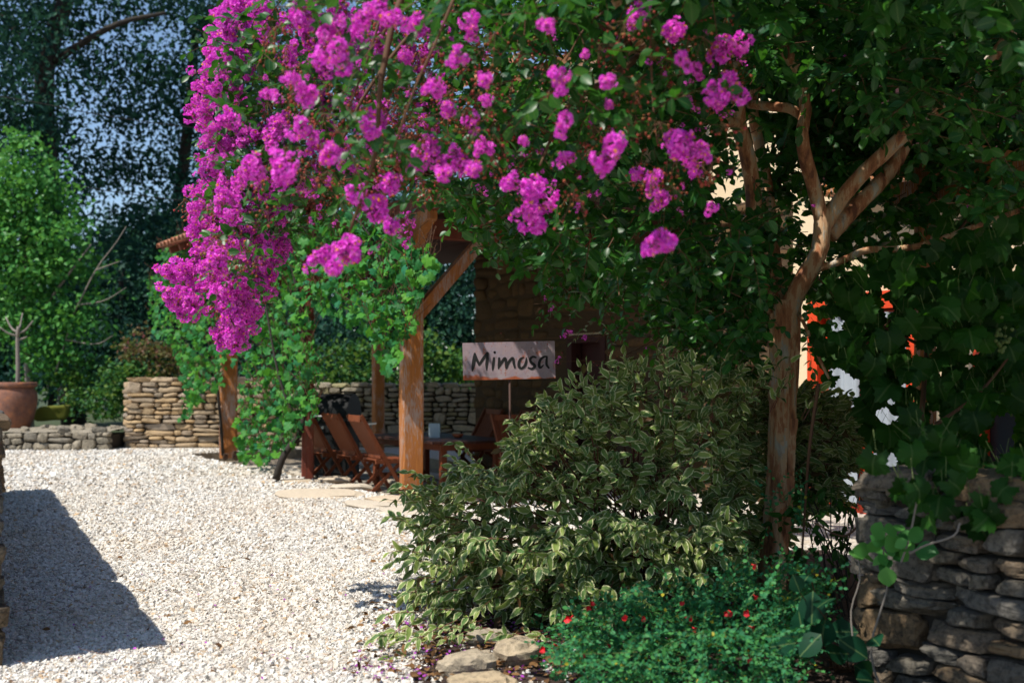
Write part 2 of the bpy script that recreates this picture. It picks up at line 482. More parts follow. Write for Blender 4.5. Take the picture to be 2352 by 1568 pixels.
def terracotta():
    m, nt, b = newmat('terracotta')
    vec = coords(nt, 'Object')
    n1 = noise(nt, vec, 5, 6, 0.7); n2 = noise(nt, vec, 22, 5)
    col = ramp(nt, n1, [(0.3, (0.1, 0.045, 0.032)), (0.5, (0.18, 0.075, 0.045)), (0.68, (0.32, 0.12, 0.05))])
    col = mixc(nt, ramp(nt, n2, [(0.55, (0, 0, 0)), (0.7, (0.6, 0.6, 0.6))]), col, (0.14, 0.1, 0.09))
    nt.links.new(col, b.inputs['Base Color']); b.inputs['Roughness'].default_value = 0.9
    bump(nt, b, n2, 0.3, 0.01)
    return m
MT['terracotta'] = terracotta()
def bark():
    m, nt, b = newmat('myrtle_bark')
    vec = coords(nt, 'Object', (10, 10, 2.6))
    n1 = noise(nt, vec, 1.3, 7, 0.62)
    n2 = noise(nt, coords(nt, 'Object', (22, 22, 3)), 2, 4)
    col = ramp(nt, n1, [(0.36, (0.16, 0.055, 0.025)), (0.44, (0.38, 0.15, 0.06)), (0.49, (0.42, 0.18, 0.08)), (0.51, (0.52, 0.3, 0.16)), (0.59, (0.5, 0.32, 0.18)), (0.61, (0.4, 0.34, 0.27)), (0.7, (0.48, 0.42, 0.33))])
    col = mixc(nt, ramp(nt, n2, [(0.62, (0, 0, 0)), (0.68, (0.6, 0.6, 0.6))]), col, (0.16, 0.07, 0.035))
    nt.links.new(col, b.inputs['Base Color']); b.inputs['Roughness'].default_value = 0.75
    bump(nt, b, n1, 0.7, 0.03)
    return m
MT['bark'] = bark()
MT['dark_bark'] = plain('dark_bark', (0.03, 0.024, 0.018), 0.9)
MT['grey_bark'] = plain('grey_bark', (0.22, 0.19, 0.16), 0.9)
def rust():
    m, nt, b = newmat('rusty_sheet')
    vec = coords(nt, 'Object')
    n1 = noise(nt, vec, 6, 8, 0.7); n2 = noise(nt, vec, 60, 4)
    sx = nd(nt, 'ShaderNodeSeparateXYZ', {0: vec})
    low = ramp(nt, math_(nt, 'ADD', sx.outputs[2], math_(nt, 'MULTIPLY', noise(nt, vec, 7, 3), 0.05)), [(0.0, (0.5, 0.5, 0.5)), (0.001, (0, 0, 0))])
    zz = math_(nt, 'ADD', math_(nt, 'ADD', sx.outputs[2], 0.145), math_(nt, 'MULTIPLY', math_(nt, 'SUBTRACT', noise(nt, vec, 7, 3), 0.5), 0.11))
    edge_ = ramp(nt, zz, [(0.02, (1, 1, 1)), (0.034, (0, 0, 0))])
    patch = ramp(nt, math_(nt, 'ADD', noise(nt, coords(nt, 'Object', (1.4, 1, 0.9)), 11, 7, 0.72), math_(nt, 'MULTIPLY', math_(nt, 'SUBTRACT', n2, 0.5), 0.25)), [(0.56, (0, 0, 0)), (0.66, (0.8, 0.8, 0.8))])
    mauve = ramp(nt, n1, [(0.3, (0.22, 0.21, 0.27)), (0.5, (0.3, 0.22, 0.24)), (0.7, (0.36, 0.3, 0.31))])
    mauve = mixc(nt, ramp(nt, n2, [(0.62, (0, 0, 0)), (0.7, (0.6, 0.6, 0.6))]), mauve, (0.1, 0.07, 0.07))
    col = mixc(nt, math_(nt, 'MAXIMUM', edge_, patch), mauve, mixc(nt, n2, (0.40, 0.10, 0.03), (0.22, 0.05, 0.02)))
    nt.links.new(col, b.inputs['Base Color']); b.inputs['Roughness'].default_value = 0.7
    b.inputs['Metallic'].default_value = 0.1
    bump(nt, b, n2, 0.2, 0.004)
    return m
MT['rust'] = rust()
MT['dark_rust'] = plain('dark_rust', (0.07, 0.035, 0.025), 0.8)
MT['glass'] = plain('dark_pane', (0.03, 0.035, 0.04), 0.08, var=0, spec=0.6)

# ------------------------------------------------------------------ templates
def leaf_template(wid=0.5, belly=0.45, fold=0.16, droop=0.22, rows=5, wavy=0.0):
    ts = np.linspace(0, 1, rows)
    v, uv = [(0, 0, 0)], [(0.5, 0.0)]
    for t in ts[1:-1]:
        a = math.sin(math.pi * t ** (math.log(0.5) / math.log(belly))) ** 0.8
        hw = 0.5 * wid * a
        z = -droop * t * t
        wz = wavy * math.sin(t * 9)
        v += [(-hw, t, z + fold * hw * 2 + wz), (0, t, z), (hw, t, z + fold * hw * 2 - wz)]
        uv += [(0, t), (0.5, t), (1, t)]
    v.append((0, 1, -droop)); uv.append((0.5, 1))
    k = len(v) - 1
    tr = [(0, 2, 1), (0, 3, 2)]
    q = []
    for i in range(rows - 3):
        a = 1 + 3 * i
        q += [(a, a + 1, a + 4, a + 3), (a + 1, a + 2, a + 5, a + 4)]
    a = 1 + 3 * (rows - 3)
    tr += [(a, a + 1, k), (a + 1, a + 2, k)]
    return (np.array(v, float), np.array(tr, int), np.array(q, int).reshape(-1, 4), np.array(uv, float))

def lobed_template(teeth=1, cup=0.12, npt=24, depth=0.3):
    v, uv = [(0, 0.42, 0.0)], [(0.5, 0.4)]
    for i in range(npt):
        th = -math.pi / 2 + 2 * math.pi * (i + 0.5) / npt
        lob = 0.5 + 0.5 * math.cos(5 * (th - math.pi / 2))
        r = 0.5 * (1 - depth + depth * lob ** 0.8)
        if abs(th + math.pi / 2) < 0.4 or abs(th - 1.5 * math.pi) < 0.4: r *= 0.62
        r *= 1 + (0.09 * teeth if i % 2 else -0.07 * teeth)
        x, y = r * math.cos(th) * 1.05, 0.42 + r * math.sin(th)
        v.append((x, y, cup * (0.6 * abs(x) - 1.6 * (r * r)) + 0.02 * math.sin(i * 2.1)))
        uv.append((0.5 + 0.5 * math.cos(th), y))
    tr = [(0, 1 + i, 1 + (i + 1) % npt) for i in range(npt)]
    return (np.array(v, float), np.array(tr, int), np.zeros((0, 4), int), np.array(uv, float))

def quad_leaf(wid=0.6):
    return (np.array([(0, 0, 0), (wid / 2, 0.5, 0.1), (0, 1, -0.08), (-wid / 2, 0.5, 0.1)], float), np.array([(0, 1, 2), (0, 2, 3)]), np.zeros((0, 4), int),
            np.array([(0.5, 0), (1, 0.5), (0.5, 1), (0, 0.5)], float))

TM_OVAL = leaf_template(0.62, 0.5, 0.14, 0.16)
TM_SHRUB = leaf_template(0.46, 0.42, 0.2, 0.34, 6, 0.045)
TM_ROUND = leaf_template(0.85, 0.48, 0.08, 0.12, 6)
TM_SMALL = leaf_template(0.75, 0.5, 0.15, 0.1, 4)
TM_VINE = lobed_template(0.5, 0.6, 20, 0.3)
TM_GRAPE = lobed_template(0.8, 0.9, 36, 0.2)
TM_QUAD = quad_leaf()

def oct_template():
    v = np.array([(1, 0, 0), (-1, 0, 0), (0, 1, 0), (0, -1, 0), (0, 0, 1), (0, 0, -1)], float)
    t = np.array([(0, 2, 4), (2, 1, 4), (1, 3, 4), (3, 0, 4), (2, 0, 5), (1, 2, 5), (3, 1, 5), (0, 3, 5)])
    return (v, t, np.zeros((0, 4), int), np.zeros((6, 2)))
TM_OCT = oct_template()

def basis(D, Nn):
    D = unit(D); X = unit(np.cross(D, Nn)); N2 = np.cross(X, D)
    return np.stack([X, D, N2], -1)

class Leaves:
    def __init__(self): self.O, self.D, self.N, self.S = [], [], [], []
    def add(self, o, d, n, s):
        self.O.append(o); self.D.append(d); self.N.append(n); self.S.append(s)
    def finish(self, root, tm, mat, n_obj, rest='foliage', part='leaf', meshname=None):
        O, D, Nn, Sc = map(np.array, (self.O, self.D, self.N, self.S))
        R = basis(D, Nn)
        pick = np.zeros(len(O), bool)
        if n_obj:
            px, py = project(O)
            ok = (px > 10) & (px < 2342) & (py > 10) & (py < 1558)
            sc = np.where(ok, Sc / O[:, 1], -1)
            idx = np.argsort(-sc)[:min(n_obj, ok.sum())]
            pick[idx] = True
            g = Geo().add(*[tm[0], tm[1], tm[2], tm[3]])
            me = g.mesh(meshname or part, mat, True)
            for i in idx: place(part, me, root, R[i], Sc[i], O[i])
        g = Geo().inst(tm, O[~pick], R[~pick], Sc[~pick])
        o = g.build(rest, mat, root, True)
        o['kind'] = 'stuff'
        return o

def spray(lv, tw, base, d, L, n, size, droop=0.2, ang=1.0, nb=(-0.25, -0.45, 0.8), nr=0.6, hang=0.0, rad=0.003, sides=3, t0=0.15, opposite=True):
    """one leafy twig: stem into geo tw, leaves into lv"""
    d = unit(d); ts = np.linspace(0, 1, 5)
    side = unit(np.cross(d, (0, 0, 1)) + RG.normal(size=3) * 0.3)
    bend = RG.normal(size=3) * 0.12
    def P(t): return base + d * L * t + np.array([0, 0, -droop * L]) * t * t + bend * L * t * t
    if tw is not None:
        tw.tube([P(t) for t in ts], np.linspace(rad, rad * 0.45, 5), sides, cap=False)
    for i in range(n):
        t = t0 + (1 - t0) * (i + 0.5) / n
        tg = unit(d + np.array([0, 0, -2 * droop * t]) + 2 * bend * t)
        for sg in ((1, -1) if opposite else ((1,) if i % 2 else (-1,))):
            sv = unit(side * sg + RG.normal(size=3) * 0.45)
            dd = unit(tg * math.cos(ang) + sv * math.sin(ang) + np.array([0, 0, -hang]) + RG.normal(size=3) * 0.15)
            nn = unit(np.array(nb) + RG.normal(size=3) * nr)
            lv.add(P(t), dd, nn, size * RG.uniform(0.65, 1.15) * (1 - 0.25 * t * t))
    lv.add(P(1.0), unit(d + np.array([0, 0, -2 * droop - hang])), unit(np.array(nb) + RG.normal(size=3) * nr), size * RG.uniform(0.6, 1))

def stone_templates(n, res=3, rough=0.12, seed=0, power=3.5, cuts=7):
    rg = np.random.default_rng(seed)
    out = []
    g = np.linspace(-1, 1, res)
    for _ in range(n):
        idx, vs, qs = {}, [], []
        def vid(p):
            k = tuple(np.round(p, 5))
            if k not in idx: idx[k] = len(vs); vs.append(np.array(p, float))
            return idx[k]
        for ax in range(3):
            for sg in (-1, 1):
                for i in range(res - 1):
                    for j in range(res - 1):
                        c = []
                        for a, b in ((g[i], g[j]), (g[i + 1], g[j]), (g[i + 1], g[j + 1]), (g[i], g[j + 1])):
                            p = [0, 0, 0]; p[ax] = sg; p[(ax + 1) % 3] = a; p[(ax + 2) % 3] = b
                            c.append(vid(p))
                        qs.append(c if sg > 0 else c[::-1])
        v = np.array(vs)
        nrm = (np.abs(v) ** power).sum(1) ** (1 / power)
        v = v / nrm[:, None]
        for _c in range(cuts):
            d = unit(rg.normal(size=3)); h = (v @ d).max() * rg.uniform(0.72, 0.95)
            v = v - np.maximum(0, v @ d - h)[:, None] * d
        k1, k2 = rg.normal(size=3) * 1.4, rg.normal(size=3) * 3.4
        ph = rg.uniform(0, 6, 2)
        d = 1 + rough * np.sin(v @ k1 + ph[0]) + rough * 0.6 * np.sin(v @ k2 + ph[1]) + rg.normal(size=len(v)) * rough * 0.25
        v = v * d[:, None]
        v = v / np.abs(v).max(0)
        v[:, 0] += rg.normal() * 0.12 * v[:, 2]
        v[:, 2] += rg.normal() * 0.1 * v[:, 0]
        out.append((v, np.zeros((0, 3), int), np.array(qs), np.zeros((len(v), 2))))
    return out
ST = stone_templates(10, 4, 0.07, 3, 9.0, 9)
ST_BIG = stone_templates(12, 7, 0.06, 5, 12.0, 11)
def mesh_of(tm, name, mat, smooth=True):
    return Geo().add(tm[0], tm[1], tm[2], tm[3]).mesh(name, mat, smooth)

def stone_wall(root, p0, dv, out, length, height, thick, rows, widths, meshes, depth=0.2, z0=0.0, gap=0.012, cap=None, x0=0.0, maxn=300, ends=True, skip=None, core=True, proud=0.03):
    """stones laid in courses on the outer face; dv along the wall, out the outward normal (2D unit vectors)"""
    dv = np.array([dv[0], dv[1], 0.0]); nv = np.array([out[0], out[1], 0.0]); up = np.array([0, 0, 1.0])
    Rb = np.stack([dv, nv, up], 1)
    p0 = np.array([p0[0], p0[1], 0.0])
    if core:
        c = p0 + dv * (x0 + (length - x0) / 2) - nv * (thick / 2) + up * (z0 + height / 2 - 0.02)
        Geo().box(c, ((length - x0) / 2 - 0.06, thick / 2 - 0.09, height / 2 - 0.05), Rb).build('core', MT['core'], root)
    cnt = 0
    rm = (rows[0] + rows[1]) / 2
    def lay(xa, xb, za, zb):
        nonlocal cnt
        wd, hh = xb - xa, zb - za
        if wd < 0.03 or hh < 0.02 or cnt >= maxn: return
        cx_, cz_ = (xa + xb) / 2, (za + zb) / 2
        if skip is not None and skip(cx_, cz_): return
        cen = p0 + dv * cx_ + up * cz_ - nv * (depth / 2 - proud - RG.normal() * 0.014)
        R = Rb @ rotmat(RG.normal() * 0.05, RG.normal() * 0.04, RG.normal() * 0.05)
        place('stone', meshes[RG.integers(len(meshes))], root, R, (max(0.02, wd / 2 - gap / 2) * 1.09 * (1 if RG.random() < 0.5 else -1), depth / 2 * (1 if dv[0] * nv[1] - dv[1] * nv[0] > 0 else 1), max(0.012, hh / 2 - gap / 2) * 1.1), cen)
        cnt += 1
    z = z0
    while z < z0 + height - 0.03 and cnt < maxn:
        h = RG.uniform(1.5, 2.3) * rm
        if z0 + height - z - h < rm * 1.2: h = z0 + height - z
        x = x0
        while x < length - 0.03:
            if h < rm * 1.3: k, wd = 1, RG.uniform(*widths)
            elif RG.random() < 0.14: k, wd = 1, RG.uniform(*widths) * 1.1
            else: k, wd = (3 if h > 2.0 * rm and RG.random() < 0.5 else 2), RG.uniform(*widths) * 1.5
            if length - x - wd < widths[0] * 0.7: wd = length - x
            cutz = [z] + [z + h * (i + 1 + RG.uniform(-0.22, 0.22)) / k for i in range(k - 1)] + [z + h]
            for i in range(k):
                if k > 1 and RG.random() < 0.6 and wd > widths[0] * 1.2:
                    m_ = x + wd * RG.uniform(0.32, 0.68)
                    lay(x, m_, cutz[i], cutz[i + 1]); lay(m_, x + wd, cutz[i], cutz[i + 1])
                else: lay(x, x + wd, cutz[i], cutz[i + 1])
            x += wd
        z += h
    if cap:
        x = x0
        while x < length - 0.05:
            wd = min(RG.uniform(*cap), length - x + 0.05)
            cen = p0 + dv * (x + wd / 2) + up * (z0 + height + 0.035) - nv * (thick / 2 - 0.02)
            place('cap_stone', meshes[RG.integers(len(meshes))], root, Rb @ rotmat(RG.normal() * 0.04, RG.normal() * 0.03, RG.normal() * 0.08), (wd / 2 * 1.02, thick / 2 + 0.03, 0.055 * RG.uniform(0.8, 1.3)), cen)
            x += wd
    return cnt

# ------------------------------------------------------------------ the house frame: s along the facade (towards the camera), n outwards
U2 = np.array([0.545, -0.8384]); N2 = np.array([-0.8384, -0.545]); P0 = np.array([-0.6, 18.0])
def sn(s, n, z=0.0):
    p = P0 + U2 * s + N2 * n
    return np.array([p[0], p[1], z])
RH = np.array([[U2[0], N2[0], 0], [U2[1], N2[1], 0], [0, 0, 1.0]])   # columns: s, n, up (left-handed swap avoided below)
FLOOR = -0.18

# ground: four gravel sheets round the sunken terrace
T_S0, T_S1, T_N0, T_N1 = -5.2, 4.75, -0.0, 3.42
g = Geo()
BIG = 600
for (a, b, c, d) in ((-BIG, T_S0, -BIG, BIG), (T_S1, BIG, -BIG, BIG), (T_S0, T_S1, -BIG, T_N0), (T_S0, T_S1, T_N1, BIG)):
    g.add([sn(a, c), sn(b, c), sn(b, d), sn(a, d)], None, [(0, 1, 2, 3)])
tag(g.build('ground', MT['gravel']), 'pale gravel yard sweeping past the covered terrace', 'ground', kind='structure')
g = Geo().add([(-300, 22.75, 0.004), (-0.5, 22.75, 0.004), (-0.5, 600, 0.004), (-300, 600, 0.004)], None, [(0, 1, 2, 3)])
tag(g.build('garden_ground', MT['grass']), 'dark earth of the garden behind the stone walls', 'ground', kind='structure')
# planting bed soil
bed = [(945, 1568), (985, 1490), (1010, 1440), (1080, 1415), (1200, 1370), (1400, 1340), (1600, 1300), (1800, 1262), (1900, 1262), (1960, 1300), (1990, 1400), (2352, 1500), (2900, 1700), (1500, 1900), (900, 1700)]
bp = np.array([gnd(x, y, 0.006) for x, y in bed]); c0 = bp.mean(0)
g = Geo().add(np.concatenate([[c0], bp]), [(0, 1 + i, 1 + (i + 1) % len(bp)) for i in range(len(bp))])
tag(g.build('soil_bed', MT['soil']), 'dark mulched soil bed round the variegated shrub', 'soil', kind='structure')

# terrace floor with its kerb face and pale edge slabs
tf = thing('terrace_floor', sn(0, 1.7, FLOOR), 'sunken stone floor under the tiled terrace roof', 'floor'); tf['kind'] = 'structure'; del tf['category']
g = Geo().add([sn(T_S0, T_N0, FLOOR), sn(T_S1, T_N0, FLOOR), sn(T_S1, T_N1, FLOOR), sn(T_S0, T_N1, FLOOR)], None, [(0, 1, 2, 3)])
for (a, b) in ((sn(T_S0, T_N1), sn(T_S1, T_N1)), (sn(T_S1, T_N1), sn(T_S1, T_N0)), (sn(T_S1, T_N0), sn(T_S0, T_N0)), (sn(T_S0, T_N0), sn(T_S0, T_N1))):
    dz = np.array([0, 0, FLOOR])
    g.add([a, b, b + dz, a + dz], None, [(0, 1, 2, 3)])
g.build('floor_bed', MT['floor'], tf)
slabm = [mesh_of(t, 'paving_slab', MT['slab'], False) for t in stone_templates(6, 4, 0.1, 21, 5)]
def slab(px, py, wx, wy, rz, z=0.0, th=0.05):
    p = gnd(px, py, z)
    place('paving_slab', random.choice(slabm), tf, rotmat(random.uniform(-0.04, 0.04), random.uniform(-0.04, 0.04), rz), (wx / 2, wy / 2, th), p + np.array([0, 0, 0.02]))
for a in ((735, 1141, 1.15, 0.85, 0.15, -0.02), (800, 1122, 0.6, 0.45, 0.5, 0.0), (850, 1166, 0.6, 0.6, 0.1, -0.02), (890, 1152, 0.6, 0.5, -0.2, 0.0), (672, 1110, 0.6, 0.4, 0.3, -0.03), (930, 1180, 0.7, 0.7, 0.4, -0.02), (590, 1080, 0.6, 0.45, 0.2, -0.03), (765, 1104, 0.5, 0.4, 0.2, -0.02)):
    slab(*a)
fs = -3.6
while fs < 4.6:
    fn = 0.4
    while fn < 3.1:
        a, b = random.uniform(0.5, 0.75), random.uniform(0.4, 0.6)
        place('paving_slab', random.choice(slabm), tf, RH @ rotmat(0, 0, random.uniform(-0.08, 0.08)), (a / 2, b / 2, 0.02), sn(fs + a / 2, fn + b / 2, FLOOR + 0.004))
        fn += b + 0.04
    fs += 0.72

# gravel stones
cube = np.array([[x, y, z] for x in (-1, 1) for y in (-1, 1) for z in (-1, 1)], float)
CQ = np.array([(0, 1, 3, 2), (4, 6, 7, 5), (0, 4, 5, 1), (2, 3, 7, 6), (0, 2, 6, 4), (1, 5, 7, 3)])
peb = []
for i in range(7):
    v = cube + RG.normal(size=(8, 3)) * 0.32
    v *= np.where(cube[:, 2:3] > 0, 0.78, 1.0)
    peb.append((v, np.zeros((0, 3), int), CQ, np.zeros((8, 2))))
def in_terr(P):
    q = P[:, :2] - P0; s_ = q @ U2; n_ = q @ N2
    return (s_ > T_S0) & (s_ < T_S1) & (n_ > T_N0 - 3) & (n_ < T_N1 - 0.05)
g = Geo()
bpoly = bp[:, :2]
for (y0, y1, dens, r0, r1) in ((4.7, 6.4, 4000, 0.0052, 0.0118), (6.4, 9.0, 2600, 0.0065, 0.0128), (9.0, 14.0, 900, 0.009, 0.0155), (14.0, 21.8, 190, 0.013, 0.024)):
    xa, xb = -0.474 * y1 - 0.5, 0.3 * y1
    n = int(dens * (xb - xa) * (y1 - y0))
    P = np.stack([RG.uniform(xa, xb, n), RG.uniform(y0, y1, n), np.zeros(n)], 1)
    inbed = inpoly(P[:, :2], bpoly)
    P = P[(P[:, 0] > -0.474 * P[:, 1] - 0.4) & ~in_terr(P) & (~inbed | (RG.random(n) < 0.12)) & (P[:, 0] < 0.05 * P[:, 1] + 0.6)]
    n = len(P); pick = RG.integers(0, 7, n)
    r = RG.uniform(r0, r1, n) * np.where(RG.random(n) < 0.04, 1.5, 1)
    P[:, 2] = r * RG.uniform(0.0, 0.5, n)
    sc = r[:, None] * RG.uniform(0.65, 1.25, (n, 3)) * np.array([1, 1, 0.75])
    yaw = RG.uniform(0, 6.28, n); tl = RG.normal(size=(n, 2)) * 0.3
    cy, sy = np.cos(yaw), np.sin(yaw)
    R = np.zeros((n, 3, 3)); R[:, 0, 0] = cy; R[:, 0, 1] = -sy; R[:, 1, 0] = sy; R[:, 1, 1] = cy; R[:, 2, 2] = 1
    R[:, 2, 0] = tl[:, 0]; R[:, 2, 1] = tl[:, 1]
    for k in range(7):
        s_ = pick == k
        g.inst(peb[k], P[s_], R[s_], sc[s_])
tag(g.build('gravel', MT['pebble']), 'loose pale gravel stones covering the sunny yard', 'gravel', kind='stuff')

# ------------------------------------------------------------------ house
house = thing('stone_house', sn(5, 0, 0), 'stone house with red doors behind the flowering tree', 'house')
HD = 7.0; HZ = 6.2; LWZ = 3.3
def wall_cell(gg, s0, s1, z0, z1, n0=0.0, n1=-0.45):
    gg.box(sn((s0 + s1) / 2, (n0 + n1) / 2, (z0 + z1) / 2), ((s1 - s0) / 2, abs(n1 - n0) / 2, (z1 - z0) / 2), RH)
# openings: dark door s 2.65-3.5, french doors s 7.2-8.5, window s 9.15-10.1
g = Geo()
for (a, b, c, d) in ((0, 2.65, FLOOR, HZ), (2.65, 3.5, 2.05, HZ), (3.5, 7.2, FLOOR, HZ), (7.2, 8.55, 2.32, HZ), (8.55, 9.2, -0.1, HZ), (9.2, 10.2, -0.1, 0.55), (9.2, 10.2, 1.95, HZ), (10.2, 14, -0.1, HZ)):
    wall_cell(g, a, b, c, d)
wall_cell(g, 0, 14, -0.2, HZ, -HD + 0.4, -HD)
g.box(sn(0.2, -HD / 2, HZ / 2), (0.2, HD / 2 - 0.46, HZ / 2), RH)
g.box(sn(13.8, -HD / 2, HZ / 2), (0.2, HD / 2 - 0.46, HZ / 2), RH)
g.box(sn(7, -HD / 2, -0.1), (6.6, HD / 2 - 0.46, 0.05), RH)
g.build('wall', MT['plaster'], house)
g = Geo()
for sg in (1, -1):
    a0 = sn(-0.4, 0.5 if sg > 0 else -HD - 0.5, HZ - 0.1); b0 = sn(14.4, 0.5 if sg > 0 else -HD - 0.5, HZ - 0.1)
    a1 = sn(-0.4, -HD / 2, HZ + 2.0); b1 = sn(14.4, -HD / 2, HZ + 2.0)
    up = np.array([0, 0, 0.15])
    g.add([a0, b0, b1, a1, a0 + up, b0 + up, b1 + up, a1 + up], None, [(0, 1, 2, 3), (4, 5, 6, 7), (0, 1, 5, 4), (1, 2, 6, 5), (3, 0, 4, 7)])
g.build('roof', MT['tile'], house)
hm = [mesh_of(t, 'stone', MT['stone_house']) for t in ST]
def hskip(x, z):
    return (2.4 < x < 3.75 and z < 2.35) or (6.95 < x < 8.8 and z < 2.55)
g = Geo()
for (a, b, c, d) in ((0.02, 2.62, FLOOR, 3.52), (2.62, 3.53, 2.08, 3.52), (3.53, 6.92, FLOOR, 3.52)): wall_cell(g, a, b, c, d, 0.02, 0.003)
g.build('mortar', MT['mortar'], house)
stone_wall(house, sn(0, 0)[:2], U2, N2, 6.9, 3.5 - FLOOR, 0.45, (0.15, 0.24), (0.34, 0.56), hm, 0.16, FLOOR, 0.02, None, 0, 300, True, hskip, False, 0.05)
# dark terrace door
d = Geo().box(sn(3.075, -0.2, 0.93), (0.41, 0.03, 1.11), RH).build('door', MT['maroon'], house)
g = Geo()
for s_ in (2.68, 3.47): g.box(sn(s_, -0.05, 0.93), (0.06, 0.09, 1.12), RH)
g.box(sn(3.075, -0.05, 2.0), (0.33, 0.09, 0.055), RH)
g.build('door_frame', MT['maroon'], house)
# french doors: red frame, two leaves with panes and white curtains
fd = Geo()
for s_ in (7.23, 8.52): fd.box(sn(s_, -0.06, 1.12), (0.07, 0.1, 1.18), RH)
fd.box(sn(7.875, -0.06, 2.25), (0.575, 0.1, 0.09), RH)
frame = fd.build('door_frame', MT['redpaint'], house); frame['label'] = 'bright red frame of the curtained garden door'
for k, s0 in enumerate((7.31, 7.89)):
    lf = Geo()
    s1 = s0 + 0.55
    for s_ in (s0 + 0.05, s1 - 0.05): lf.box(sn(s_, -0.12, 1.07), (0.05, 0.03, 1.08), RH)
    for z in (0.06, 0.62, 1.12, 1.6, 2.09): lf.box(sn((s0 + s1) / 2, -0.12, z), (0.17, 0.03, 0.055 if z in (0.06, 2.09) else 0.03), RH)
    leaf_o = lf.build('door_leaf', MT['redpaint'], house)
    Geo().box(sn((s0 + s1) / 2, -0.125, 1.07), (0.165, 0.004, 1.0), RH).build('pane', MT['glass'], leaf_o)
cu = Geo()
xs = np.linspace(7.1, 8.6, 60)
top = [sn(x, -0.17 + 0.03 * math.sin(x * 34), 2.2) for x in xs]; bot = [sn(x, -0.17 + 0.045 * math.sin(x * 34 + 0.4), 0.06) for x in xs]
# window with red frame
fw = Geo()
for s_ in (9.23, 9.7, 10.17): fw.box(sn(s_, -0.06, 1.25), (0.05, 0.08, 0.72), RH)
for z in (0.57, 1.25, 1.93): fw.box(sn(9.7, -0.065, z), (0.42, 0.07, 0.045), RH)
wf = fw.build('window', MT['redpaint'], house)
for s_ in (9.465, 9.935):
    for z in (0.91, 1.59): Geo().box(sn(s_, -0.1, z), (0.18, 0.004, 0.29), RH).build('pane', MT['glass'], wf)
# open white shutters either side of the french doors
for s0, lab in ((6.75, 'white'), (8.85, 'white')):
    pass
# dark maroon timber bay over the right part of the facade
g = Geo()
for i in range(16):
    z = 3.5 + i * 0.16
    b_ = Geo().box(sn(10.6, 0.2, z + 0.07), (2.95, 0.2, 0.07), RH)
    b_.build('cladding_board', MT['maroon'], house)
Geo().box(sn(10.6, 0.21, 3.42), (3.0, 0.22, 0.055), RH).build('sill_beam', MT['post'], house)
# sun-struck white curtain cloths hung outside the door
for s0, s1, lab in ((7.42, 7.83, 0), (8.0, 8.4, 1)):
    g = Geo(); xs = np.linspace(s0, s1, 26)
    rows = []
    for z in (0.1, 0.8, 1.5, 2.12):
        rows.append([sn(x, -0.01 + 0.05 * math.sin(x * 46 + z * 0.8) * (0.6 + 0.4 * math.sin(x * 17)), z) for x in xs])
    V = np.concatenate(rows); n = len(xs)
    V2 = V + np.array([N2[0], N2[1], 0]) * -0.008
    q = [(r * n + i, r * n + i + 1, (r + 1) * n + i + 1, (r + 1) * n + i) for r in range(3) for i in range(n - 1)]
    g.add(V, None, q).add(V2, None, q)
    g.build('curtain', MT['white'], house, True)

# ------------------------------------------------------------------ covered terrace: posts, beams, braces, canal tiles
pg = thing('terrace_roof', sn(0, 3.2, 0), 'vine covered tiled terrace roof on wooden posts', 'terrace roof')
POST = [np.array([-1.215, 13.05, 0]), np.array([-2.92, 15.45, 0]), np.array([-5.12, 19.5, 0])]
PLATE = 3.4
def post(p, hw, z0, z1, mat, lab, rz, jit=0.006):
    g = Geo(); zs = np.linspace(z0, z1, 9)
    c = np.array([(-1, -1), (1, -1), (1, 1), (-1, 1)], float)
    ch = 0.86
    ring = np.array([(-1, -ch), (-ch, -1), (ch, -1), (1, -ch), (1, ch), (ch, 1), (-ch, 1), (-1, ch)], float)
    V = []
    for z in zs:
        k = hw * (1 + random.uniform(-0.02, 0.02))
        R = np.array([[math.cos(rz), -math.sin(rz)], [math.sin(rz), math.cos(rz)]])
        xy = (ring * k + RG.normal(size=(8, 2)) * jit * 0.5) @ R.T
        V += [(p[0] + a, p[1] + b, z) for a, b in xy]
    q = [(i * 8 + j, i * 8 + (j + 1) % 8, (i + 1) * 8 + (j + 1) % 8, (i + 1) * 8 + j) for i in range(8) for j in range(8)]
    q += [(64, 65, 66, 67), (64, 67, 68, 71), (68, 69, 70, 71)]
    g.add(V, None, q)
    o = g.build('post', mat, pg); o['label'] = lab
    return o
RZ = math.atan2(U2[1], U2[0]) + math.radians(72)
post(POST[0], 0.125, FLOOR, PLATE, MT['post'], 'weathered orange brown corner post nearest the sign', math.radians(17))
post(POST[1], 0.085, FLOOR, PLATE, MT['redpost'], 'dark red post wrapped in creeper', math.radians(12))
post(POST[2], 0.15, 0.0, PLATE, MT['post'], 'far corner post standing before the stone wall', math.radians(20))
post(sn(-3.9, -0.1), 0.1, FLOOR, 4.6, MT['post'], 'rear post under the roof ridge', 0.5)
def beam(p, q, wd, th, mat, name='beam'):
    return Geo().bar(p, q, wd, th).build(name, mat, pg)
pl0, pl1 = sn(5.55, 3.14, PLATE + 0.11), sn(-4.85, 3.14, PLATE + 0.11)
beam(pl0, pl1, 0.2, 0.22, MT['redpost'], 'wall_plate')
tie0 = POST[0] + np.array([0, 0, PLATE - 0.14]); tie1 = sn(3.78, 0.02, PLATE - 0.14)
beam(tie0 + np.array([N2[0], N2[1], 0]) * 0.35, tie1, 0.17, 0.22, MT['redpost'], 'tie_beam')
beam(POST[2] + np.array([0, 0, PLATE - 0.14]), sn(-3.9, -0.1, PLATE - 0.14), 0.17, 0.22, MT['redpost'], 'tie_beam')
inn = -np.array([N2[0], N2[1], 0])
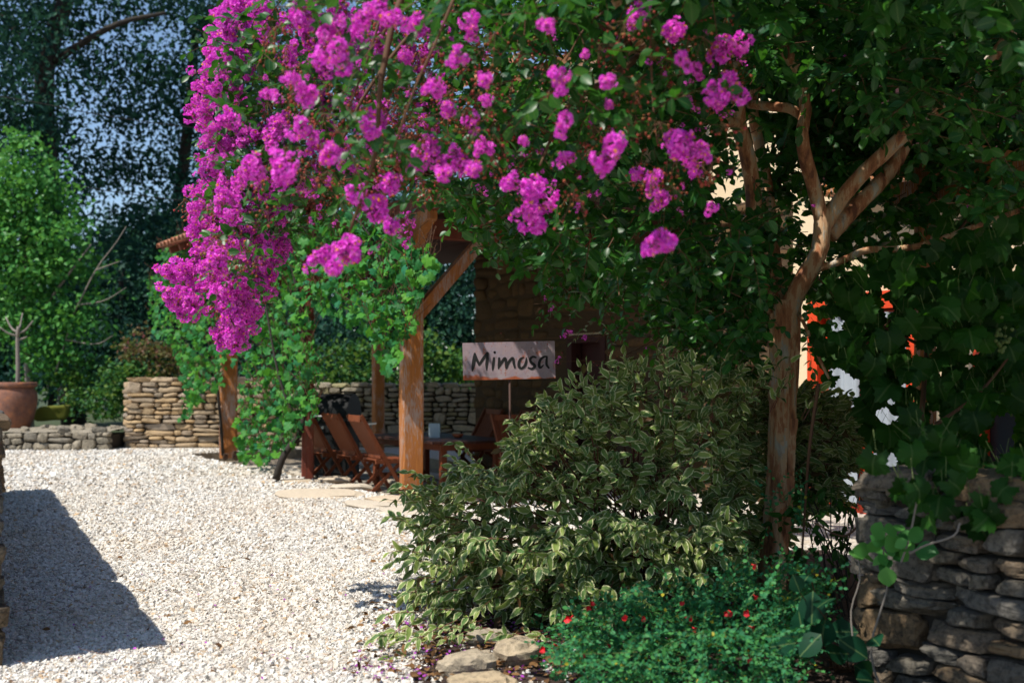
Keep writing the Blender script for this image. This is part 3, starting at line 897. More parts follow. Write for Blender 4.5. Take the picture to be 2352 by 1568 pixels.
br0 = POST[0] + inn * 0.06 + np.array([0, 0, 2.18]); br1 = POST[0] + inn * 1.02 + np.array([0, 0, 3.2])
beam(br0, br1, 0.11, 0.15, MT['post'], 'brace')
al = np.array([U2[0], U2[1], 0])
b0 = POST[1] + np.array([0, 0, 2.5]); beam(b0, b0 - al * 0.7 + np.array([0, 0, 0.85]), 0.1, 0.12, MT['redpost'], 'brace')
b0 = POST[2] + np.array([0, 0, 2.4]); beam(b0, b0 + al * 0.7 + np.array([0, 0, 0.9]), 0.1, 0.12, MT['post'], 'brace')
# curved corbel under the plate end
g = Geo()
pro = [(0, 0), (0.42, 0), (0.42, -0.1), (0.3, -0.16), (0.2, -0.24), (0.1, -0.38), (0, -0.42)]
base = POST[0] + np.array([0, 0, PLATE]) + al * 0.1
for sd_ in (-1, 1):
    pass
V = [base + al * a + np.array([0, 0, z]) + inn * (0.07 * k) for k in (-1, 1) for a, z in pro]
m_ = len(pro)
g.add(V, [(0, i, i + 1) for i in range(1, m_ - 1)] + [(m_, m_ + i + 1, m_ + i) for i in range(1, m_ - 1)], [(i, (i + 1) % m_, m_ + (i + 1) % m_, m_ + i) for i in range(m_)])
g.build('corbel', MT['post'], pg)
# rafters and roof slope: eave n=3.75 z=3.74, ridge n=-0.3 z=5.1
EN, EZ, RN, RZ_ = 3.78, 3.87, -0.2, 5.25
def slope(s, t, off=0.0):
    return sn(s, EN + (RN - EN) * t, EZ + (RZ_ - EZ) * t + off)
s_ = -4.85
while s_ < 5.6:  # run past the corner post is added, out of sight, to shade the facade
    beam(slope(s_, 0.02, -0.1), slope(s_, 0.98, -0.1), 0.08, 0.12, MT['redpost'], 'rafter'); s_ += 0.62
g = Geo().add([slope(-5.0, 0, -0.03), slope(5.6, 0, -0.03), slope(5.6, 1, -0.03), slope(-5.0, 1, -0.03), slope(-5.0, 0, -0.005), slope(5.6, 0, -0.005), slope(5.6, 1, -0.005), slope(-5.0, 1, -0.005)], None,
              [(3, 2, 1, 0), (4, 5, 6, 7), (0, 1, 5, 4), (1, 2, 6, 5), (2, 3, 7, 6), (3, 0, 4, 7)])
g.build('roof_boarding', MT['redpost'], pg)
for k in range(15):
    Geo().box(sn(0.3, 0.12 + k * 0.202, PLATE + 0.03), (5.25, 0.097, 0.012), RH).build('ceiling_board', MT['maroon'], pg)
Geo().box(sn(0.3, 1.56, PLATE + 0.06), (5.2, 1.5, 0.012), RH).build('ceiling_deck', MT['maroon'], pg)
def tile_geo():
    g = Geo(); n = 8
    ang = np.linspace(0, math.pi, n)
    V = []
    for (y, r) in ((0, 0.105), (0.45, 0.085)):
        V += [(r * math.cos(a), y, r * math.sin(a) * 0.8) for a in ang]
        V += [((r - 0.014) * math.cos(a), y, (r - 0.014) * math.sin(a) * 0.8) for a in ang]
    q = []
    for i in range(n - 1):
        q += [(i, i + 1, 2 * n + i + 1, 2 * n + i), (n + i, 3 * n + i, 3 * n + i + 1, n + i + 1), (i, n + i, n + i + 1, i + 1)]
    return g.add(V, None, q)
tg_ = tile_geo(); tme = tg_.mesh('roof_tile', MT['tile'], False)
sl = unit(slope(0, 1) - slope(0, 0)); Rt = np.stack([al, sl, np.cross(al, sl)], 1)
if Rt[2, 2] < 0: Rt = np.stack([-al, sl, np.cross(-al, sl)], 1)
rest = Geo()
ttm = (np.concatenate(tg_.V), np.zeros((0, 3), int), np.concatenate(tg_.Q), np.concatenate(tg_.UV))
RO, RR = [], []
L_ = np.linalg.norm(slope(0, 1) - slope(0, 0))
for r_ in range(int(L_ / 0.36)):
    for k in range(46):
        s_ = -4.9 + k * 0.228
        o_ = slope(s_, 0) + sl * (r_ * 0.36 - 0.12) + np.cross(Rt[:, 0], Rt[:, 1]) * (0.012 + 0.008 * RG.normal() * 0.3)
        Rj = Rt @ rotmat(-0.03 + RG.normal() * 0.02, 0, RG.normal() * 0.025)
        if r_ < 2: place('roof_tile', tme, pg, Rj, 1.0, o_)
        else: RO.append(o_); RR.append(Rj)
rest.inst(ttm, RO, np.array(RR), np.ones(len(RO)))
rest.build('tile_field', MT['tile'], pg)['kind'] = 'stuff'

# ------------------------------------------------------------------ stone walls
tanm = [mesh_of(t, 'stone', MT['stone_tan'], False) for t in ST]
w1 = thing('stone_wall', gnd(285, 1028), 'tan dry stone wall beyond the far end of the terrace', 'wall')
YW = gnd(285, 1028)[1]; XW = gnd(285, 1028)[0]
stone_wall(w1, (XW, YW), (1, 0), (0, -1), 3.1, 1.36, 0.5, (0.085, 0.135), (0.22, 0.42), tanm, 0.24, 0, 0.014, (0.5, 0.9), 0, 200)
endm = tanm
stone_wall(w1, (XW, YW + 0.5), (0, -1), (-1, 0), 0.5, 1.36, 0.2, (0.12, 0.2), (0.2, 0.3), tanm, 0.2, 0, 0.014, None, 0, 40, core=False)
backm = [mesh_of(t, 'stone', MT['stone_back'], False) for t in ST]
w2 = thing('stone_wall', (XW + 3.15, YW + 0.25, 0), 'shaded mossy stone wall behind the grill and the dining table', 'wall')
stone_wall(w2, (XW + 3.15, YW + 0.25), (1, 0), (0, -1), 5.6, 1.42, 0.5, (0.09, 0.16), (0.2, 0.42), backm, 0.22, FLOOR, 0.02, (0.35, 0.6), 0, 290)
lowm = [mesh_of(t, 'stone', MT['stone_low'], False) for t in ST]
w3 = thing('low_stone_wall', gnd(-60, 1034), 'low grey stone wall carrying the terracotta jar', 'wall')
lw = gnd(-60, 1034)
stone_wall(w3, (lw[0], lw[1]), (1, 0.0), (0, -1), XW - lw[0] - 0.02, 0.36, 1.5, (0.08, 0.15), (0.16, 0.4), lowm, 0.24, 0, 0.012, None, 0, 120)
g = Geo()
xs = np.linspace(lw[0] + 0.02, XW - 0.05, 14); ys = np.linspace(lw[1] + 0.02, lw[1] + 1.5, 7)
V = [(x, y, 0.355 + RG.normal() * 0.018 + (0.04 if j else 0)) for j, y in enumerate(ys) for x in xs]
g.add(V, None, [(j * 14 + i, j * 14 + i + 1, (j + 1) * 14 + i + 1, (j + 1) * 14 + i) for j in range(6) for i in range(13)])
g.build('rubble_top', MT['stone_low'], w3)
for i in range(16):
    x = RG.uniform(lw[0] + 0.3, XW - 0.2); y = lw[1] + RG.uniform(0.1, 1.2)
    place('stone', random.choice(lowm), w3, rotmat(RG.normal() * 0.2, RG.normal() * 0.2, RG.uniform(0, 6)), (RG.uniform(0.07, 0.17), RG.uniform(0.07, 0.15), RG.uniform(0.04, 0.09)), (x, y, 0.4))
# boundary wall whose end shows at the picture's left edge
grm = [mesh_of(t, 'stone', MT['stone_grey'], False) for t in ST_BIG]
BD = np.array([-0.452, 0.892]); BN = np.array([0.892, 0.452])
w4 = thing('boundary_wall', (-2.535, 5.40, 0), 'lichened boundary wall along the yard casting the gravel shadow', 'wall')
stone_wall(w4, (-2.535, 5.40), BD, BN, 9.0, 1.19, 0.45, (0.13, 0.2), (0.3, 0.55), grm, 0.2, 0, 0.01, None, 0.0, 170, proud=-0.01)
BR = np.stack([np.array([*BD, 0]), np.array([*BN, 0]), np.array([0, 0, 1.0])], 1)
cop = [mesh_of(t, 'coping_stone', MT['stone_grey'], False) for t in stone_templates(4, 6, 0.02, 77, 14, 1)]
for k in range(9):
    c_ = np.array([-2.535, 5.40, 1.215]) + BR[:, 0] * (0.48 + k) - BR[:, 1] * 0.2
    place('coping_stone', cop[k % 4], w4, BR @ rotmat(RG.normal() * 0.01, RG.normal() * 0.008, RG.normal() * 0.01), (0.5, 0.24, 0.035), c_)
stone_wall(w4, (-2.535 - BN[0] * 0.45, 5.40 - BN[1] * 0.45), BN, -BD, 0.45, 1.25, 0.2, (0.13, 0.2), (0.2, 0.3), grm, 0.2, 0, 0.01, None, 0, 30, core=False, proud=0.0)
# garden wall at the lower right
w5 = thing('dry_stone_wall', (1.64, 5.16, 0), 'dark lichened dry stone wall under the grapevine', 'wall')
W5D = np.array([0.52, -0.854]); W5N = np.array([-0.854, -0.52])
stone_wall(w5, (1.64, 5.16), W5D, W5N, 2.4, 0.95, 0.45, (0.07, 0.12), (0.18, 0.38), grm, 0.22, 0, 0.012, (0.35, 0.6), 0.0, 130, proud=0.03)
stone_wall(w5, (1.64 + 0.854 * 0.45, 5.16 + 0.52 * 0.45), (-0.854, -0.52), (-0.52, 0.854), 0.45, 0.95, 0.2, (0.1, 0.2), (0.2, 0.3), grm, 0.18, 0, 0.012, None, 0, 30, core=False)

# ------------------------------------------------------------------ terracotta jar with dead standard tree
jp = np.array([(38 - CX) / F * 22.6, 22.6, 0.36])
jar = thing('terracotta_jar', jp, 'large rust brown terracotta jar on the low stone wall', 'jar')
def lathe(prof, c, n=28, g=None):
    g = g or Geo(); V = []; m = len(prof)
    for a in np.linspace(0, 2 * math.pi, n, endpoint=False):
        V += [(c[0] + r * math.cos(a), c[1] + r * math.sin(a), c[2] + z) for r, z in prof]
    q = [(i * m + j, ((i + 1) % n) * m + j, ((i + 1) % n) * m + j + 1, i * m + j + 1) for i in range(n) for j in range(m - 1)]
    return g.add(V, None, q)
lathe([(0.0, 0.0), (0.24, 0.0), (0.27, 0.04), (0.34, 0.25), (0.395, 0.5), (0.41, 0.66), (0.39, 0.78), (0.345, 0.86), (0.33, 0.9)], jp).build('body', MT['terracotta'], jar, True)
lathe([(0.325, 0.88), (0.39, 0.885), (0.405, 0.91), (0.405, 0.965), (0.39, 0.985), (0.33, 0.985), (0.31, 0.95), (0.3, 0.7), (0.0, 0.7)], jp).build('rim', MT['terracotta'], jar, True)
dt = thing('dead_tree', jp + np.array([0, 0, 0.75]), 'bare dead sapling with stubby branches in the jar', 'dead tree')
tp = jp + np.array([0.02, 0, 0.7])
Geo().tube(curve_pts([tp, tp + (0.01, 0, 0.6), tp + (0.0, 0, 1.2), tp + (0.02, 0, 1.45)], 10), np.linspace(0.05, 0.036, 10), 8).build('trunk', MT['grey_bark'], dt, True)
for a, l, up_ in ((0.3, 0.3, 0.5), (2.6, 0.4, 0.6), (1.6, 0.25, 0.7), (3.6, 0.36, 0.35), (5.2, 0.3, 0.3), (0.0, 0.2, 0.1)):
    b0 = tp + np.array([0.0, 0, 1.15 + up_ * 0.3])
    Geo().tube(curve_pts([b0, b0 + np.array([math.cos(a) * l * 0.5, math.sin(a) * l * 0.5, up_ * 0.15]), b0 + np.array([math.cos(a) * l, math.sin(a) * l, up_ * 0.55])], 6), np.linspace(0.028, 0.014, 6), 6).build('branch', MT['grey_bark'], dt, True)

# mossy rock by the jar, pine cones at the post
mr = Geo(); tmr = ST_BIG[2]
mr.inst(tmr, [at(118, 948, 23.4)], rotmat(0, 0, 0.3)[None], np.array([[0.36, 0.3, 0.17]]))
tag(mr.build('mossy_rock', MT['moss'], None, True), 'moss covered rock lying beside the terracotta jar', 'rock')
def pine_cone(p, r, lab):
    g = Geo()
    for i in range(60):
        t = i / 60; th = i * 2.4; rr = r * math.sin(math.pi * (0.08 + 0.9 * t)) ** 0.7
        d = np.array([math.cos(th), math.sin(th), 0.5])
        o = np.asarray(p) + np.array([math.cos(th) * rr * 0.7, math.sin(th) * rr * 0.7, r * 2.1 * t])
        g.inst(TM_OCT, [o], basis(d[None], np.array([[0, 0, 1.0]])), np.array([[r * 0.24, r * 0.4, r * 0.1]]))
    tag(g.build('pine_cone', MT['cone']), lab, 'pine cone', 'pine cones at the far post')
pine_cone(gnd(541, 1056), 0.075, 'pine cone on the ground at the near side of the far post')
pine_cone(gnd(518, 1056), 0.055, 'smaller pine cone tucked against the foot of the far post')

# ------------------------------------------------------------------ terrace furniture
def chair(name, s0, n0, face, label, group='folding garden chairs round the dining table', yaw=0.0, scale=1.08):
    p = sn(s0, n0, FLOOR)
    t = thing(name, p, label, 'chair', group)
    fw_ = np.array([N2[0], N2[1], 0]) * face
    ca, sa = math.cos(yaw), math.sin(yaw)
    fw_ = np.array([ca * fw_[0] - sa * fw_[1], sa * fw_[0] + ca * fw_[1], 0])
    sd_ = np.array([-fw_[1], fw_[0], 0]); up = np.array([0, 0, 1.0])
    W = 0.22
    def L(a, b, c): return p + sd_ * a * scale + fw_ * b * scale + up * c * scale
    for sg in (-1, 1):
        Geo().bar(L(sg * W, 0.26, 0.0), L(sg * W, -0.36, 1.04), 0.05, 0.028, sd_).build('stile', MT['chair'], t)
        Geo().bar(L(sg * (W - 0.045), -0.3, 0.0), L(sg * (W - 0.045), 0.2, 0.45), 0.045, 0.026, sd_).build('leg', MT['chair'], t)
        Geo().bar(L(sg * (W - 0.02), -0.16, 0.46), L(sg * (W - 0.02), 0.26, 0.46), 0.03, 0.045).build('seat_rail', MT['chair'], t)
    Geo().bar(L(-W + 0.03, -0.35, 1.0), L(W - 0.03, -0.35, 1.0), 0.03, 0.085).build('top_rail', MT['chair'], t)
    Geo().bar(L(-W + 0.03, -0.08, 0.53), L(W - 0.03, -0.08, 0.53), 0.03, 0.06).build('lower_rail', MT['chair'], t)
    Geo().bar(L(-W + 0.06, -0.22, 0.1), L(W - 0.06, -0.22, 0.1), 0.025, 0.03).build('stretcher', MT['chair'], t)
    for k in range(7):
        a = -W + 0.055 + k * (2 * W - 0.11) / 6
        Geo().bar(L(a, -0.1, 0.56), L(a, -0.335, 0.97), 0.048, 0.014, fw_).build('back_slat', MT['chair'], t)
    for k in range(6):
        b = -0.13 + k * 0.075
        Geo().bar(L(-W + 0.01, b, 0.488), L(W - 0.01, b, 0.488), 0.06, 0.016).build('seat_slat', MT['chair'], t)
chair('folding_chair', 0.55, 2.92, -1, 'wooden folding chair nearest the grill, back to the yard', yaw=0.1)
chair('folding_chair', 1.35, 2.82, -1, 'middle wooden folding chair of the row backing onto the yard', yaw=0.05)
chair('folding_chair', 2.15, 2.8, -1, 'wooden folding chair half hidden behind the orange corner post', yaw=-0.05)
chair('folding_chair', 0.85, 0.55, 1, 'dark folding chair across the table towards the grill', yaw=0.05)
chair('folding_chair', 1.75, 0.5, 1, 'dark folding chair across the table beyond the white candle box', yaw=-0.08)
chair('folding_chair', 3.45, 1.4, 1, 'dark folding chair at the table end beside the house door', yaw=1.45)
tb = thing('dining_table', sn(1.7, 1.65, FLOOR), 'long dark brown wooden dining table under the terrace roof', 'table')
TZ = FLOOR + 0.745
for k in range(9):
    n0 = 1.08 + k * 0.142
    cut = 0.16 if k in (0, 8) else (0.05 if k in (1, 7) else 0)
    Geo().box(sn(1.55, n0, TZ), (1.28 - cut, 0.068, 0.016), RH).build('plank', MT['table'], tb)
for n0 in (1.16, 2.14): Geo().box(sn(1.55, n0, TZ - 0.065), (1.1, 0.013, 0.045), RH).build('apron', MT['chair'], tb)
for s0 in (0.45, 2.65): Geo().box(sn(s0, 1.65, TZ - 0.065), (0.013, 0.48, 0.045), RH).build('apron', MT['chair'], tb)
for s0 in (0.52, 2.58):
    for n0 in (1.22, 2.08): Geo().box(sn(s0, n0, FLOOR + 0.355), (0.04, 0.04, 0.355), RH).build('leg', MT['chair'], tb)
    Geo().box(sn(s0, 1.65, FLOOR + 0.15), (0.025, 0.39, 0.03), RH).build('stretcher', MT['chair'], tb)
cb = thing('candle_box', sn(1.75, 1.75, TZ + 0.016), 'frosted square candle holder standing on the dining table', 'candle holder')
cp = sn(1.75, 1.75, TZ + 0.018)
g = Geo()
for dx, dy, hx, hy in ((0.075, 0, 0.006, 0.081), (-0.075, 0, 0.006, 0.081), (0, 0.075, 0.069, 0.006), (0, -0.075, 0.069, 0.006)): g.box(cp + np.array([dx, dy, 0.1]), (hx, hy, 0.1))
g.box(cp + np.array([0, 0, 0.006]), (0.068, 0.068, 0.006))
g.build('glass_wall', MT['frosted'], cb)
lathe([(0, 0.012), (0.035, 0.012), (0.035, 0.11), (0.0, 0.112)], cp, 14).build('candle', MT['white'], cb, True)
od = thing('small_dish', sn(1.98, 1.5, TZ + 0.016), 'small orange dish beside the candle holder on the table', 'dish')
lathe([(0, 0.004), (0.05, 0.004), (0.085, 0.05), (0.08, 0.052), (0.045, 0.014), (0, 0.012)], sn(1.98, 1.5, TZ + 0.018), 18).build('bowl', MT['orange'], od, True)
# grill
GP = np.array([(760 - CX) / F * 17.3, 17.3, FLOOR])
gr = thing('barbecue_grill', GP, 'black hooded barbecue grill standing behind the chairs', 'grill')
ga = math.radians(-14); Rg = np.array([[math.cos(ga), -math.sin(ga), 0], [math.sin(ga), math.cos(ga), 0], [0, 0, 1.0]])
def gl(x, y, z): return GP + Rg @ np.array([x, y, z])
Geo().box(gl(0, 0, 0.42), (0.38, 0.26, 0.34), Rg).build('cabinet', MT['black'], gr)
for x in (-0.19, 0.19): Geo().box(gl(x, -0.268, 0.42), (0.18, 0.01, 0.3), Rg).build('cabinet_door', MT['black'], gr)
Geo().box(gl(0, 0, 0.84), (0.42, 0.3, 0.075), Rg).build('firebox', MT['black'], gr)
g = Geo(); n = 12
for x in (-0.41, 0.41): pass
prof = [(-0.3, 0.93)] + [(-0.3 * math.cos(a) if a < math.pi / 2 else -0.3 * math.cos(a), 0.95 + 0.42 * math.sin(a) ** 0.75) for a in np.linspace(0.12, math.pi - 0.12, n)] + [(0.3, 0.93)]
m_ = len(prof)
V = [gl(x, y, z) for x in (-0.4, 0.4) for y, z in prof]
g.add(V, [(0, i + 1, i) for i in range(1, m_ - 1)] + [(m_, m_ + i, m_ + i + 1) for i in range(1, m_ - 1)], [(i, i + 1, m_ + i + 1, m_ + i) for i in range(m_ - 1)])
g.build('hood', MT['black'], gr)
Geo().tube([gl(-0.33, -0.36, 1.02), gl(0.33, -0.36, 1.02)], 0.014, 8).build('hood_handle', MT['steel'], gr)
for x in (-0.3, 0.3): Geo().bar(gl(x, -0.36, 1.02), gl(x, -0.29, 1.02), 0.02, 0.02).build('handle_bracket', MT['steel'], gr)
for x in (-0.56, 0.56): Geo().box(gl(x, 0, 0.89), (0.13, 0.22, 0.015), Rg).build('side_shelf', MT['steel'], gr)
for x in (-0.25, 0, 0.25): Geo().tube([gl(x, -0.3, 0.84), gl(x, -0.33, 0.84)], 0.024, 10).build('knob', MT['steel'], gr)
for x in (-0.33, 0.33):
    for y in (-0.2, 0.2): Geo().tube([gl(x - 0.015, y, 0.045), gl(x + 0.015, y, 0.045)], 0.04, 12).build('caster', MT['black'], gr)

# ------------------------------------------------------------------ sign
SY = 7.75
sg_c = at(1169, 828, SY); sw, sh = 212 / F * SY, 86 / F * SY
sign = thing('name_sign', (sg_c[0], SY, 0), 'rusty metal sign reading Mimosa on a thin stake', 'sign')
Rs = np.array(Matrix.Rotation(-0.0225, 3, 'Y'))
pg_ = Geo()
cr = 0.006
out_ = []
for (sx, sz) in ((1, 1), (-1, 1), (-1, -1), (1, -1)):
    for k in range(4):
        a = math.atan2(sz, sx) - math.pi / 4 + k * math.pi / 6
        out_.append((sx * (sw / 2 - cr) + cr * math.cos(a), sz * (sh / 2 - cr) + cr * math.sin(a)))
nO = len(out_)
V = np.array([(x, y, z) for y in (-0.004, 0.004) for x, z in out_] + [(0, -0.004, 0), (0, 0.004, 0)]) @ Rs.T
pg_.add(V, [(2 * nO, (i + 1) % nO, i) for i in range(nO)] + [(2 * nO + 1, nO + i, nO + (i + 1) % nO) for i in range(nO)], [(i, (i + 1) % nO, nO + (i + 1) % nO, nO + i) for i in range(nO)])
pnl = bpy.data.objects.new('panel', pg_.mesh('panel', MT['rust']))
COL.objects.link(pnl); pnl.parent = sign; pnl.location = (0, 0, sg_c[2])
Geo().tube([(sg_c[0] + 0.005, SY + 0.014, -0.15), (sg_c[0] + 0.012, SY + 0.014, 0.8), (sg_c[0] + 0.003, SY + 0.014, sg_c[2] + sh / 2 - 0.03)], 0.0085, 8).build('stake', MT['dark_rust'], sign, True)
ST_TXT = [
    [(290, 785, 12), (305, 700, 36), (335, 520, 44), (348, 382, 26)], [(348, 385, 26), (400, 525, 30), (455, 640, 28)], [(455, 640, 28), (560, 480, 36), (645, 362, 28)], [(648, 362, 28), (640, 520, 36), (628, 640, 34), (630, 768, 12)],
    [(812, 348, 26), (820, 346, 26)], [(800, 485, 28), (788, 590, 33), (775, 700, 29), (768, 772, 12)],
    [(920, 488, 26), (925, 560, 33), (915, 650, 30), (905, 728, 15)], [(905, 722, 12), (960, 620, 28), (1035, 505, 34), (1070, 500, 30), (1085, 590, 33), (1090, 712, 28)], [(1100, 705, 22), (1140, 590, 31), (1220, 492, 33), (1256, 510, 30), (1265, 600, 31), (1290, 706, 22)],
    [(1500, 462, 10), (1430, 500, 28), (1388, 590, 34), (1392, 685, 34), (1450, 722, 28), (1522, 665, 33), (1558, 560, 29), (1558, 470, 10)],
    [(1785, 468, 20), (1715, 452, 27), (1652, 505, 30), (1668, 580, 31), (1742, 640, 34), (1752, 690, 34), (1690, 733, 27), (1606, 710, 18)],
    [(2045, 446, 16), (1985, 450, 24), (1905, 505, 31), (1862, 600, 33), (1868, 685, 33), (1900, 705, 25), (1960, 650, 14)], [(2045, 450, 20), (2035, 540, 28), (2038, 640, 28), (2086, 712, 22)]]
txt = Geo(); layer = 0
KZ = (400 / 2352) * (2352 / 4096) / F * SY
for stroke in ST_TXT:
    a = np.array(stroke, float)
    p3 = curve_pts(a, max(5, 6 * (len(a) - 1)))
    layer += 1
    yy = -0.0052 - 0.0001 * layer
    xz = np.stack([(p3[:, 0] - 1152) * KZ, (543 - p3[:, 1]) * KZ], 1); rr = p3[:, 2] * KZ
    tn = unit(np.gradient(xz, axis=0)); nn = np.stack([-tn[:, 1], tn[:, 0]], 1)
    V = []
    for i in range(len(xz)):
        u_, d_ = xz[i] + nn[i] * rr[i], xz[i] - nn[i] * rr[i]
        V += [(u_[0], yy, u_[1]), (d_[0], yy, d_[1])]
    txt.add(V, None, [(2 * i, 2 * i + 1, 2 * i + 3, 2 * i + 2) for i in range(len(xz) - 1)])
    for e in (0, len(xz) - 1):
        th = np.linspace(0, 2 * math.pi, 14, endpoint=False)
        V = [(xz[e][0], yy - 0.00005, xz[e][1])] + [(xz[e][0] + rr[e] * math.cos(t), yy - 0.00005, xz[e][1] + rr[e] * math.sin(t)) for t in th]
        txt.add(V, [(0, 1 + i, 1 + (i + 1) % 14) for i in range(14)])
tob = bpy.data.objects.new('lettering', txt.mesh('lettering', MT['ink']))
COL.objects.link(tob); tob.parent = sign; tob.location = (0, 0, sg_c[2]); tob['label'] = 'black hand painted word Mimosa'

# ------------------------------------------------------------------ crape myrtle
TY = 7.3
tb0 = at(1772, 1362, TY); tb0[2] = 0
my = thing('crape_myrtle', tb0, 'crape myrtle tree with peeling trunk and magenta flower clusters', 'tree')
def limb(pts, r, name='branch', n=22, sides=10, mat=None):
    """pts: (px, py, depth)"""
    c = curve_pts([at(*p) for p in pts], n)
    rr = np.interp(np.linspace(0, 1, n), np.linspace(0, 1, len(r)), r)
    rr = rr * (1 + RG.normal(size=n) * 0.025)
    return Geo().tube(c, rr, sides).build(name, mat or MT['bark'], my, True)
# trunk with fluted section
tc = curve_pts([tb0 + (-0.01, 0, -0.05), at(1781, 1230, TY), at(1792, 1080, TY), at(1797, 930, TY), at(1801, 800, TY), at(1804, 690, TY)], 40)
tr_ = np.interp(np.linspace(0, 1, 40), [0, 0.15, 0.5, 0.9, 1], [0.098, 0.086, 0.088, 0.1, 0.088])
g = Geo(); SD = 60; NR = 110
tcf = np.stack([np.interp(np.linspace(0, 39, NR), np.arange(40), tc[:, k]) for k in range(3)], 1); trf = np.interp(np.linspace(0, 39, NR), np.arange(40), tr_)
ia, ja = np.meshgrid(np.arange(NR), np.arange(SD), indexing='ij')
aa = 2 * math.pi * ja / SD; hh_ = ia / NR * 11.0
pl_ = np.sin(2 * aa + 0.5 * hh_ + 0.6 * np.sin(1.3 * hh_)) + 0.7 * np.sin(5 * aa - 0.6 * hh_ + 1.2 * np.sin(0.9 * hh_ + aa)) + 0.5 * np.sin(3 * aa + 1.7 * hh_)
fl_ = 1 + 0.05 * np.sin(3 * aa + 0.25 * hh_) + 0.045 * np.tanh(7 * pl_) + 0.03 * np.tanh(6 * (np.sin(7 * aa + 0.9 * hh_) + 0.8 * np.sin(2 * aa - 1.6 * hh_))) + 0.012 * np.sin(17 * aa + 2 * np.sin(hh_))
V = tcf[:, None, :] + (trf[:, None] * fl_)[:, :, None] * np.stack([np.cos(aa), np.sin(aa), np.zeros_like(aa)], -1)
V = np.concatenate([V.reshape(-1, 3), [tcf[-1] + np.array([0, 0, 0.01])]])
g.add(V, [(NR * SD, (NR - 1) * SD + j, (NR - 1) * SD + (j + 1) % SD) for j in range(SD)], [(i * SD + j, i * SD + (j + 1) % SD, (i + 1) * SD + (j + 1) % SD, (i + 1) * SD + j) for i in range(NR - 1) for j in range(SD)])
g.build('trunk', MT['bark'], my, True)
# peeling bark strips
for (x, y0, y1, wpx) in ((1770, 720, 855, 14), (1781, 840, 910, 12), (1812, 960, 1080, 22), (1790, 1010, 1150, 16), (1826, 700, 820, 16), (1798, 700, 980, 14), (1806, 1090, 1220, 18), (1778, 1080, 1190, 12)):
    g = Geo(); ys = np.linspace(y0, y1, 7); V = []
    for k, y in enumerate(ys):
        cx_ = np.interp(y, [690, 930, 1362], [1804, 1797, 1775]); off = (x - np.interp((y0 + y1) / 2, [690, 930, 1362], [1804, 1797, 1775])) / F * TY
        lift = 0.006 + 0.022 * (k / 6) ** 2
        c = at(cx_, y, TY); rr = 0.094
        yb = -math.sqrt(max(0.0009, rr * rr - min(off * off, rr * rr * 0.95)))
        hw = wpx / F * TY / 2 * (1 - 0.35 * (k / 6))
        for sgn in (-1, 1): V.append(c + np.array([off + sgn * hw + RG.normal() * 0.003, yb - lift, 0]))
        for sgn in (-1, 1): V.append(c + np.array([off + sgn * hw * 0.9, yb - lift + 0.008, 0]))
    q = []
    for k in range(6):
        a = 4 * k
        q += [(a, a + 1, a + 5, a + 4), (a + 2, a + 6, a + 7, a + 3), (a, a + 4, a + 6, a + 2), (a + 1, a + 3, a + 7, a + 5)]
    g.add(V, None, q + [(24, 25, 27, 26), (0, 2, 3, 1)]).build('bark_strip', MT['bark'], my)
limb([(1808, 740, 7.28), (1820, 690, 7.26), (1850, 635, 7.24), (1880, 580, 7.22), (1888, 530, 7.22), (1890, 480, 7.22)], [0.072, 0.066, 0.06, 0.058, 0.056])
limb([(1888, 510, 7.22), (1872, 440, 7.2), (1852, 370, 7.15), (1842, 310, 7.1), (1850, 250, 7.15), (1835, 170, 7.1), (1800, 110, 7.0), (1790, 60, 7.0), (1805, 0, 6.9), (1830, -120, 6.8), (1800, -300, 6.6)], [0.05, 0.045, 0.04, 0.036, 0.03, 0.02], n=36)
limb([(1892, 520, 7.24), (1930, 460, 7.2), (1985, 395, 7.15), (2040, 345, 7.1), (2110, 280, 7.0), (2190, 225, 6.9), (2290, 120, 6.8), (2400, -40, 6.7)], [0.055, 0.05, 0.048, 0.044, 0.04, 0.028], n=30)
limb([(1905, 540, 7.34), (1960, 480, 7.4), (2020, 420, 7.45), (2070, 350, 7.5), (2100, 230, 7.6), (2120, 100, 7.6), (2180, -100, 7.5)], [0.06, 0.055, 0.05, 0.046, 0.03], n=28)
limb([(1775, 720, 7.35), (1752, 600, 7.45), (1733, 500, 7.5), (1730, 440, 7.5), (1715, 350, 7.45), (1695, 270, 7.4), (1700, 150, 7.2), (1680, 20, 7.0), (1640, -150, 6.6)], [0.06, 0.058, 0.055, 0.052, 0.045, 0.03], n=30)
limb([(1700, 290, 7.42), (1650, 268, 7.2), (1600, 250, 6.8), (1560, 225, 6.4), (1480, 120, 5.7), (1400, -30, 5.0), (1300, -250, 4.6)], [0.04, 0.036, 0.032, 0.026, 0.018], n=26)
limb([(1790, 700, 7.5), (1775, 560, 7.8), (1760, 420, 7.9), (1745, 340, 7.9), (1730, 250, 7.8), (1740, 120, 7.6), (1690, 0, 7.4), (1650, -120, 7.2)], [0.05, 0.045, 0.04, 0.035, 0.025], n=26)
limb([(1720, 240, 7.4), (1770, 245, 7.3), (1815, 250, 7.25), (1850, 275, 7.2)], [0.03, 0.032, 0.034, 0.03], n=12)
limb([(1870, 620, 7.25), (1930, 600, 7.2), (1990, 575, 7.1), (2060, 572, 7.0), (2130, 560, 6.9), (2240, 520, 6.8), (2380, 470, 6.7)], [0.024, 0.024, 0.022, 0.02, 0.016], n=24)
limb([(1835, 720, 7.2), (1860, 770, 7.05), (1885, 830, 6.95), (1905, 870, 6.9)], [0.013, 0.012, 0.009], n=10)
